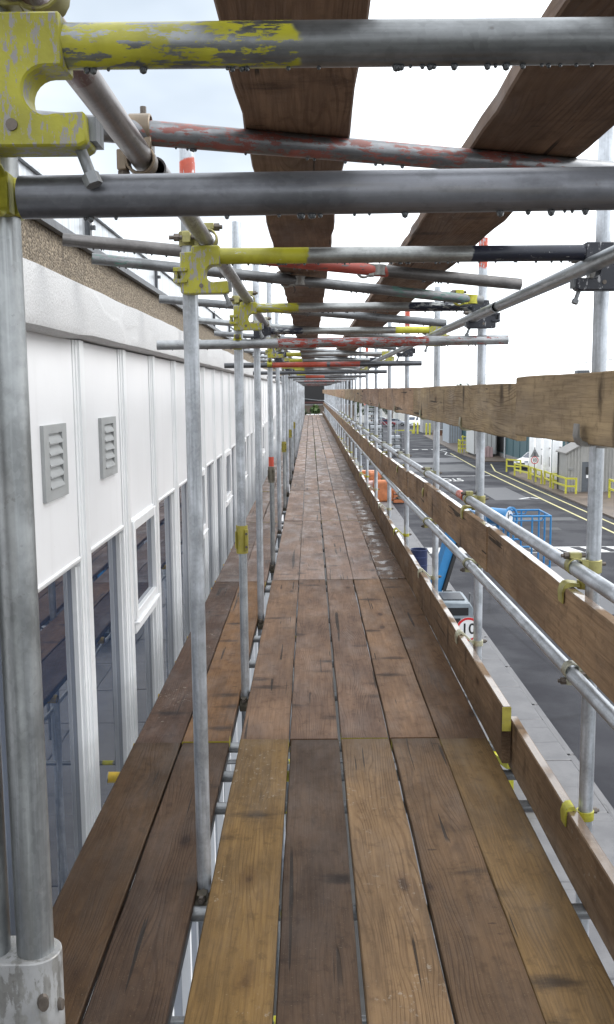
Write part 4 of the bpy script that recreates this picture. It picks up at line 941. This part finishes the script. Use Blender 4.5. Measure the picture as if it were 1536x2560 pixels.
MB().box((4, 3, 7.6), (5.1, 4, 8.9)).build('roof_unit', MAT['steel_black'], tb)
o = thing('white_cabin', 'white portable cabin standing in front of the teal building', 'cabin', (17.5, 101.2, G+.1))
MB().box((0, 0, .25), (2.4, 5, 4.1)).build('body', MAT['corr'], o).data.materials[0] = paint('off_white_cladding', (.45, .46, .46), .5, 0, .12, 2, streak=.3)
for k in range(6): MB().box((.03+k*.45, -.03, .3), (.10+k*.45, -.003, 4.05)).build('panel_joint', MAT['grey'], o)
MB().box((-.1, -.1, 4.1), (2.5, 5.1, 4.25)).build('roof', MAT['tealroof'], o); MB().box((.2, .2, 0), (2.2, 4.8, .25)).build('base', MAT['black'], o)
o = thing('crate_pile', 'pinkish pile of crates against the white cabin', 'crates', (18.3, 100.5, G+.1))
for k in range(4): MB().box((-.2+k*.33, -.2, 0), (.08+k*.33, .2, 1.15-.12*(k % 2))).build('crate', paint('faded_pink', (.42, .30, .30), .6), o)
o = thing('grey_container', 'pale blue grey container at the left end of the teal building', 'container', (18.6, 127, G+.1))
MB().box((0, 0, 0), (1.7, 6, 3.4)).build('body', paint('blue_grey_steel', (.30, .34, .38), .5, 0, .1, 2), o)
for k in range(5): MB().box((.1+k*.33, -.04, .1), (.2+k*.33, 0, 3.3)).build('rib', MAT['grey'], o)
o = thing('gas_cabinet', 'dark cabinet standing right of the pale container', 'cabinet', (20.6, 127, G+.1)); MB().box((0, 0, 0), (.9, 1, 3.6)).build('body', MAT['grey'], o); MB().box((.05, -.03, .1), (.85, 0, 2.6)).build('door', MAT['steel_black'], o)
o = thing('grey_cabin', 'grey cabin behind the far yellow bollards', 'cabin', (19.0, 160, G)); MB().box((0, 0, 0), (2.6, 4, 4.2)).build('body', paint('mid_grey', (.34, .34, .34), .5), o); MB().box((-.1, -.1, 4.2), (2.7, 4.1, 4.4)).build('roof', MAT['roofg'], o)
o = thing('store_rack', 'dark open store with red bottles between cabin and container', 'store', (22.2, 158, G))
MB().box((0, .5, 0), (4.5, 2, 4.0)).build('back', MAT['black'], o)
for k in range(5): MB().box((k*1.05, 0, 0), (.14+k*1.05, .14, 4.0)).build('post', MAT['grey'], o)
MB().cyl((2.6, .2, 0), (2.6, .2, 2.2), .3, 10).build('bottle', MAT['red'], o); MB().box((1.2, .1, .4), (1.9, .4, 3.0)).build('locker', MAT['white'], o)
o = thing('brick_planter', 'low brown brick planter beside the far bollards', 'planter', (19.3, 148, G)); MB().box((0, 0, 0), (3.2, 1.4, .9)).build('wall', paint('brick_brown', (.19, .10, .065), .7), o); MB().box((-.08, -.08, .9), (3.3, 1.5, 1.0)).build('coping', MAT['kerbc'], o)

# cars
def car(label, cat, loc, rz, col, van=False, L=4.2):
    o = thing('parked_van' if van else 'parked_car', label, cat, loc, None, rz); W = 1.75 if not van else 1.95
    bm_ = paint('car_paint', col, .25, 0, .05, 2)
    if van: body = [(0, .35), (0, 1.0), (.25, 1.15), (.75, 1.3), (1.25, 1.95), (1.7, 2.15), (L-.1, 2.15), (L, 1.9), (L, .35)]
    else: body = [(0, .35), (.02, .62), (.25, .78), (1.05, .95), (1.75, 1.40), (2.2, 1.47), (3.1, 1.43), (3.8, 1.05), (L-.03, .95), (L, .35)]
    mat = Matrix.Identity(4)
    me = bevel(MB().prism(body, W).mesh('body', bm_), .05, 2); link('body', me, o)
    gl = [(1.18, 1.0), (1.78, 1.35), (2.2, 1.41), (3.05, 1.38), (3.6, 1.05)] if not van else [(.95, 1.32), (1.35, 1.88), (2.1, 1.95), (2.1, 1.32)]
    link('side_window', MB().prism(gl, W+.012).mesh('side_window', MAT['glass']), o)
    a, b = ((1.08, .985), (1.72, 1.395)) if not van else ((.78, 1.34), (1.22, 1.92))
    ws = MB().add([(a[0]-.02, -W*.42, a[1]+.01), (a[0]-.02, W*.42, a[1]+.01), (b[0]-.03, W*.38, b[1]+.01), (b[0]-.03, -W*.38, b[1]+.01)], [(0, 1, 2, 3)]); ws.build('windscreen', MAT['glass'], o)
    for x in (.82, L-.85):
        for sy in (-1, 1):
            w = MB().cyl((x, sy*(W/2-.18), .33), (x, sy*(W/2+.015), .33), .33, 18).build('wheel', MAT['rubber'], o); MB().cyl((x, sy*(W/2), .33), (x, sy*(W/2+.022), .33), .2, 14).build('rim', MAT['galv_dark'], w)
    for sy in (-1, 1): MB().box((-.015, sy*.62-.17, .62), (.12, sy*.62+.17, .76)).build('headlight', MAT['galv_new'], o)
    MB().box((-.02, -.5, .42), (.05, .5, .56)).build('grille', MAT['black'], o)
    return o
car('white car nosing out behind the yellow barriers by the teal wall', 'car', (19.15, 86.0, G+.02), R(35), (.80, .80, .80))
car('white van parked far off beyond the yellow bollards', 'van', (19.2, 184, G), R(60), (.78, .79, .8), True, 5.2)
car('dark red car parked far off left of the white van', 'car', (17.2, 188, G), R(170), (.16, .02, .03))
car('silver car parked behind the red car far off', 'car', (19.5, 192, G), R(170), (.36, .38, .42))
car('white car in the far car park, left of the silver car', 'car', (17.6, 204, G), R(175), (.7, .7, .7))

# racks of scaffold stillages in the road
for j, (x, y, h, lab) in enumerate(((8.6, 104, 2.6, 'metal stillage rack nearest the dashed road line'), (6.6, 104.5, 3.6, 'taller stillage rack left of the low rack'), (7.2, 118, 5.0, 'tall stack of stillages behind the racks'))):
    o = thing('stillage_rack', lab, 'rack', (x, y, G), 'steel stillages stacked on the far road')
    for px in (0, .7, 1.4):
        for py in (0, 1.2): MB().box((-.04, -.04, 0), (.04, .04, h)).build('post', MAT['steel_black'], o, (px, py, 0))
    for k in range(int(h/.55)):
        MB().box((-.04, -.05, -.04), (1.44, .05, .04)).build('shelf_bar', MAT['galv'], o, (0, 0, .35+k*.55)); MB().box((.1, .1, 0), (1.3, 1.1, .22)).build('load', MAT['galv_new'] if k % 2 else MAT['galv_dark'], o, (0, 0, .38+k*.55))
# far scaffold tower
o = thing('scaffold_tower', 'far red topped scaffold tower beyond the racks', 'scaffold', (7.6, 130, G))
for px in (0, 2.2, 4.4):
    for py in (0, 2.5): MB().cyl((px, py, 0), (px, py, 6.2), .05, 8).build('upright', MAT['galv_new'], o)
for z_ in (1.6, 3.3, 5.0): MB().cyl((0, 0, z_), (4.4, 0, z_), .05, 8).build('rail', MAT['galv'], o)
MB().cyl((.2, 0, 5.0), (3.8, 0, 1.6), .05, 8).build('brace', MAT['galv'], o); MB().box((-.1, -.1, 5.2), (4.5, 2.6, 5.45)).build('deck_edge', MAT['red'], o)

# orange sacks and barrier stack, barrel
def lumpy(name, loc, sx, sy, sz, mat, label, cat, group, seed):
    rnd = random.Random(seed); mb = MB(); n = 10
    me = bpy.data.meshes.new(name); bm = bmesh.new(); bmesh.ops.create_cube(bm, size=1); bmesh.ops.subdivide_edges(bm, edges=bm.edges, cuts=7, use_grid_fill=True)
    for v in bm.verts:
        p = v.co.copy(); q = p.normalized()*.62
        p = p.lerp(q, .22); w = .035*math.sin(p.x*13+seed)*math.cos(p.z*11+seed*2)+.03*math.sin(p.y*17+p.z*9)
        p *= 1+w+rnd.uniform(-.008, .008); v.co = (p.x*sx, p.y*sy, (p.z+.5)*sz)
    for f in bm.faces: f.smooth = True
    bm.to_mesh(me); bm.free(); me.materials.append(mat); return tag(link(name, me, None, loc), label, cat, group)
ORM = paint('orange_woven_sack', (.50, .17, .065), .6, 0, .3, 3); PKM = paint('pink_woven_sack', (.52, .36, .33), .6, 0, .2, 3)
lumpy('bulk_bag', (4.72, 61.3, G+.1), 1.25, 1.2, 1.35, ORM, 'large orange sack beside the pavement past the scaffold', 'sack', 'orange sacks beside the pavement', 1)
lumpy('bulk_bag', (3.75, 61.8, G+.1), .95, 1.0, 1.25, PKM, 'pale pink sack left of the large orange sack', 'sack', 'orange sacks beside the pavement', 3)
lumpy('bulk_bag', (4.5, 63.6, G+.1), 1.15, 1.0, 1.7, ORM, 'orange sack standing behind and above the large one', 'sack', 'orange sacks beside the pavement', 5)
o = thing('plastic_barrier_stack', 'stack of orange plastic barriers behind the sacks', 'barriers', (3.3, 66, G+.1))
for k in range(5): MB().box((0, 0, .05+k*.32), (1.3, .9, .27+k*.32)).build('barrier_panel', paint('orange_plastic', (.55, .17, .05), .4), o)
o = thing('plastic_barrier_stack', 'fallen orange barrier feet right of the large sack', 'barriers', (5.35, 60.6, G))
for k in range(3): MB().box((0, 0, .05+k*.3), (.75, .8, .25+k*.3)).build('barrier_panel', MAT['red'] if k == 5 else ORM, o)
o = thing('blue_barrel', 'dark blue open barrel on the pale pavement', 'barrel', (4.28, 37, G+.1))
mb = MB().cyl((0, 0, 0), (0, 0, .92), .33, 28, caps=False).cyl((0, 0, .015), (0, 0, .02), .325, 28).cyl((0, 0, .9), (0, 0, .04), .31, 28, caps=False)
mb.build('shell', paint('navy_plastic', (.012, .02, .07), .35), o)
for z_ in (.3, .62, .91): MB().ring((0, 0, z_), (0, 0, 1), .325, .345, .035, 28).build('hoop', paint('navy_plastic', (.03, .045, .12), .35), o)

# boom lift
BLU = paint('blue_paint', (.03, .19, .42), .35, 0, .12, 5); GRYM = paint('machine_grey', (.26, .30, .33), .45, 0, .2, 5); MAT['blu'] = BLU
o = thing('boom_lift', 'blue boom lift with railed basket parked beside the pavement', 'lift', (4.0, 27.2, G+.03))
MB().box((-.48, -.5, .35), (.48, 3.2, .62)).build('chassis', GRYM, o)
for (x, y) in ((-.36, .0), (.40, .0), (-.36, 2.7), (.40, 2.7)):
    w = MB().cyl((x-.13, y, .42), (x+.13, y, .42), .42, 20).build('wheel', MAT['rubber'], o); MB().cyl((x-.14, y, .42), (x+.14, y, .42), .2, 14).build('rim', MAT['signw'], w)
c = MB().prism([(-.48, .9), (.50, .9), (.50, 1.50), (.40, 1.66), (-.40, 1.66), (-.48, 1.5)], 1.5, Matrix.Translation((0, -.75, 0))); me = bevel(c.mesh('counterweight', GRYM), .03, 2); cw = link('counterweight', me, o, (0, 0, -.27))
MB().box((-.38, -1.508, 1.30), (.36, -1.503, 1.52)).build('vent_panel', MAT['black'], cw); MB().box((-.12, -1.507, 1.08), (.14, -1.503, 1.22)).build('warning_mark', MAT['black'], cw); MB().box((-.30, -1.2, 1.662), (.30, -.3, 1.70)).build('cover', MAT['steel_black'], cw)
MB().box((-.46, -1.506, .92), (.1, -1.502, 1.04)).build('blue_panel', BLU, cw)
MB().cyl((.44, -1.2, .6), (.44, -1.2, 1.6), .03, 8).build('handrail', MAT['galv_dark'], o)
def bar(mb, p0, p1, w, h):
    p0, p1 = Vector(p0), Vector(p1); d = p1-p0; q = d.to_track_quat('Y', 'Z').to_matrix().to_4x4(); q.translation = p0
    return mb.box((-w/2, 0, -h/2), (w/2, d.length, h/2), q)
bo = bar(MB(), (-.30, .6, 1.3), (.30, .9, 3.15), .26, .34).build('lower_boom', BLU, o); bar(MB(), (-.05, .55, 1.3), (.52, .85, 3.05), .09, .12).build('boom_ram', MAT['black'], bo)
bar(MB(), (.30, .95, 3.1), (.42, -.4, 3.85), .22, .26).build('upper_boom', BLU, o); bar(MB(), (.40, -.35, 3.85), (.62, -5.0, 4.05), .16, .18).build('jib', BLU, o)
bk = (.45+.4, -6.1, 3.2)       # basket frame, local to the lift
bs = MB(); z0, z1 = 3.17, 4.42; xa, xb, ya, yb = .58, 1.42, -6.05, -4.95
bs2 = MB()
corner = [(xa, ya), (xb, ya), (xb, yb), (xa, yb)]
for zr in (z1, z0+.55): bs.path([(x, y, zr) for x, y in corner+corner[:1]], .023, 8)
for (x, y) in corner+[((xa+xb)/2, ya), ((xa+xb)/2, yb), (xb, (ya+yb)/2)]: bs.path([(x, y, z0), (x, y, z1)], .021, 8)
bs.path([(xa, yb, z1-.09), (xa+.5, yb, z1-.09), (xa+.55, yb, z1)], .016, 6).path([(xa, ya, z1-.1), (xb-.2, ya, z1-.1), (xb-.15, ya, z1)], .016, 6)
bo = bs.build('basket', BLU, o)
MB().box((xa-.05, ya-.05, z0-.06), (xb+.05, yb+.05, z0)).box((xa, ya-.012, z0), (xb, ya+.0, z0+.12)).build('floor', BLU, bo)
cs = bevel(MB().cyl((xa-.40, -5.42, 4.36), (xa-.05, -5.75, 4.36), .19, 24).mesh('control_console', BLU), .02)
cc = link('control_console', cs, o); MB().cyl((xa-.05, -5.75, 4.36), (xa-.04, -5.76, 4.36), .16, 20).build('control_panel', MAT['signw'], cc); MB().box((xa-.10, -5.80, 4.25), (xa-.06, -5.70, 4.48)).build('lever', MAT['black'], cc)
MB().ring((xa-.02, -5.8, 4.32), (.7, -.7, 0), .25, .29, .04, 24).build('guard_hoop', BLU, o); MB().path([(xa-.02, -5.6, 4.3), (xa-.02, -5.55, 3.2)], .03, 8).path([(xa-.25, -5.5, 4.2), (xa-.2, -5.5, 3.2)], .04, 8).build('console_post', BLU, o)
MB().path([(xa-.3, -5.4, 4.1), (xa-.15, -5.3, 3.6), (xa, -5.2, 3.3)], .05, 8).build('hose', MAT['black'], o)

# overhead cable and mast
cb = MB(); P = [Vector((16, 20, 3.55)), Vector((16, 50, 3.10)), Vector((16, 84, 2.87)), Vector((16, 117, 2.76)), Vector((16, 170, 2.9))]
for a, b in zip(P, P[1:]): cb.cyl(a, b, .022, 6, caps=False)
tag(cb.build('overhead_cable', MAT['black']), 'thin dark overhead cable crossing the sky above the eye-height plank', 'cable')
o = thing('aerial_mast', 'thin aerial mast against the sky above the far roof', 'mast', (26.2, 160, G)); MB().cyl((0, 0, 0), (0, 0, 9.8), .06, 6).build('pole', MAT['grey'], o); MB().cyl((-.7, 0, 9.75), (.7, 0, 9.75), .04, 6).build('crossarm', MAT['grey'], o)

# ------------------------------------------------------------------ trees and the end of the tunnel
def leafmat(name, a, b):
    m = M(name); tc, tr, _ = m.obj(); n = m.noise(tr, 1.4, 3); m.b.inputs['Subsurface Weight'].default_value = 0
    return m.set(m.mix(m.step(n, .35, .65), a, b), .6)
LEAF = [leafmat('dark_foliage', (.018, .035, .016), (.05, .08, .03)), leafmat('green_foliage', (.04, .075, .02), (.09, .14, .04))]
def tree(name, label, loc, h, rx, nleaf, mat, trunk=True, seed=0, group=None):
    rnd = random.Random(seed); o = thing(name, label, 'tree' if trunk else 'shrub', loc, group)
    tb_ = MB().cyl((0, 0, 0), (0, 0, h*.55), h*.028, 8, h*.014)
    for k in range(6):
        a = k*1.05+rnd.random(); tb_.cyl((0, 0, h*(.25+.05*k)), (rx*.6*math.cos(a), rx*.6*math.sin(a), h*(.5+.07*k)), h*.012, 6, h*.004)
    tb_.build('trunk' if trunk else 'stem', MAT['rust'], o)
    cl = [(Vector((rnd.gauss(0, .42)*rx, rnd.gauss(0, .42)*rx, h*(.30+.62*rnd.random()))), rnd.uniform(.22, .42)*rx) for _ in range(16)]
    mb = MB()
    for _ in range(nleaf):
        c, r = rnd.choice(cl); d = Vector((rnd.gauss(0, 1), rnd.gauss(0, 1), rnd.gauss(0, 1))).normalized()*r*rnd.uniform(.5, 1.05); p = c+d; s = h*.028*rnd.uniform(.6, 1.3)
        u = Vector((rnd.gauss(0, 1), rnd.gauss(0, 1), rnd.gauss(0, 1))).normalized(); v = u.orthogonal().normalized(); w = u.cross(v)
        mb.add([p-v*s, p+w*s*.6, p+v*s, p-w*s*.6], [(0, 1, 2, 3)])
    mb.build('crown' if trunk else 'foliage', mat, o); return o
for i, (x, y, h) in enumerate(((9.5, 212, 6.6), (14, 216, 7.0), (18.5, 214, 6.5), (23.5, 218, 7.3), (28, 222, 7.2), (4.5, 214, 6.4))):
    tree('tree', 'dark green tree beyond the far car park, %s of the row' % ['second from left', 'third from left', 'fourth from left', 'fifth from left', 'rightmost', 'leftmost'][i], (x, y, G), h, 3.0, 1500, LEAF[0], True, i, 'dark trees beyond the car park')
tree('tree', 'round dark tree top peeping over the far roof', (30, 180, G), 8.7, 2.2, 1200, LEAF[0], True, 33)
tree('shrub', 'bright green shrub seen through the far end of the tunnel', (.75, 73, G), 6.35, 1.2, 1800, LEAF[1], False, 44)
tree('shrub', 'darker green shrub left of the bright one at the tunnel end', (-.6, 74, G), 6.3, 1.3, 1500, LEAF[0], False, 45)
o = thing('end_building', 'dark building closing the far end of the scaffold tunnel', 'building', (-4, 66, G))
MB().box((0, 0, 6.35), (7, 1.5, 8.2)).build('upper_wall', paint('dark_brown_wall', (.016, .015, .016), .7), o); MB().box((2.6, -.08, 6.40), (6, 0, 6.52)).build('red_beam', paint('dull_red', (.07, .025, .024), .6), o)
MB().box((0, 0, 0), (2.95, 1.5, 6.35)).build('side_wall', MAT['black'], o); MB().path([(2.9, -.1, 6.95), (3.6, -.1, 6.72), (4.6, -.1, 6.6), (5.5, -.1, 6.58)], .03, 6).build('cable', MAT['galv_dark'], o)
o = thing('brown_wall', 'low tan wall behind the far end of the walkway', 'wall', (-3, 76, G)); MB().box((0, 0, 0), (6.5, .3, 6.1)).build('wall', MAT['dirt'], o); MB().box((-.1, -.05, 6.1), (6.6, .35, 6.25)).build('coping', MAT['kerbc'], o)
o = thing('white_sheet_stack', 'white sheets lying at the far end of the walkway', 'sheets', (0, 62.6, -.08))
for k in range(4): MB().box((-.25+k*.28, 0, 0), (-.02+k*.28, 2.2, .06+.015*(k % 2))).build('sheet', MAT['white'], o)
MB().box((-.3, 0, -.12), (1.0, 2.3, -.01)).build('support', MAT['galv_dark'], o)
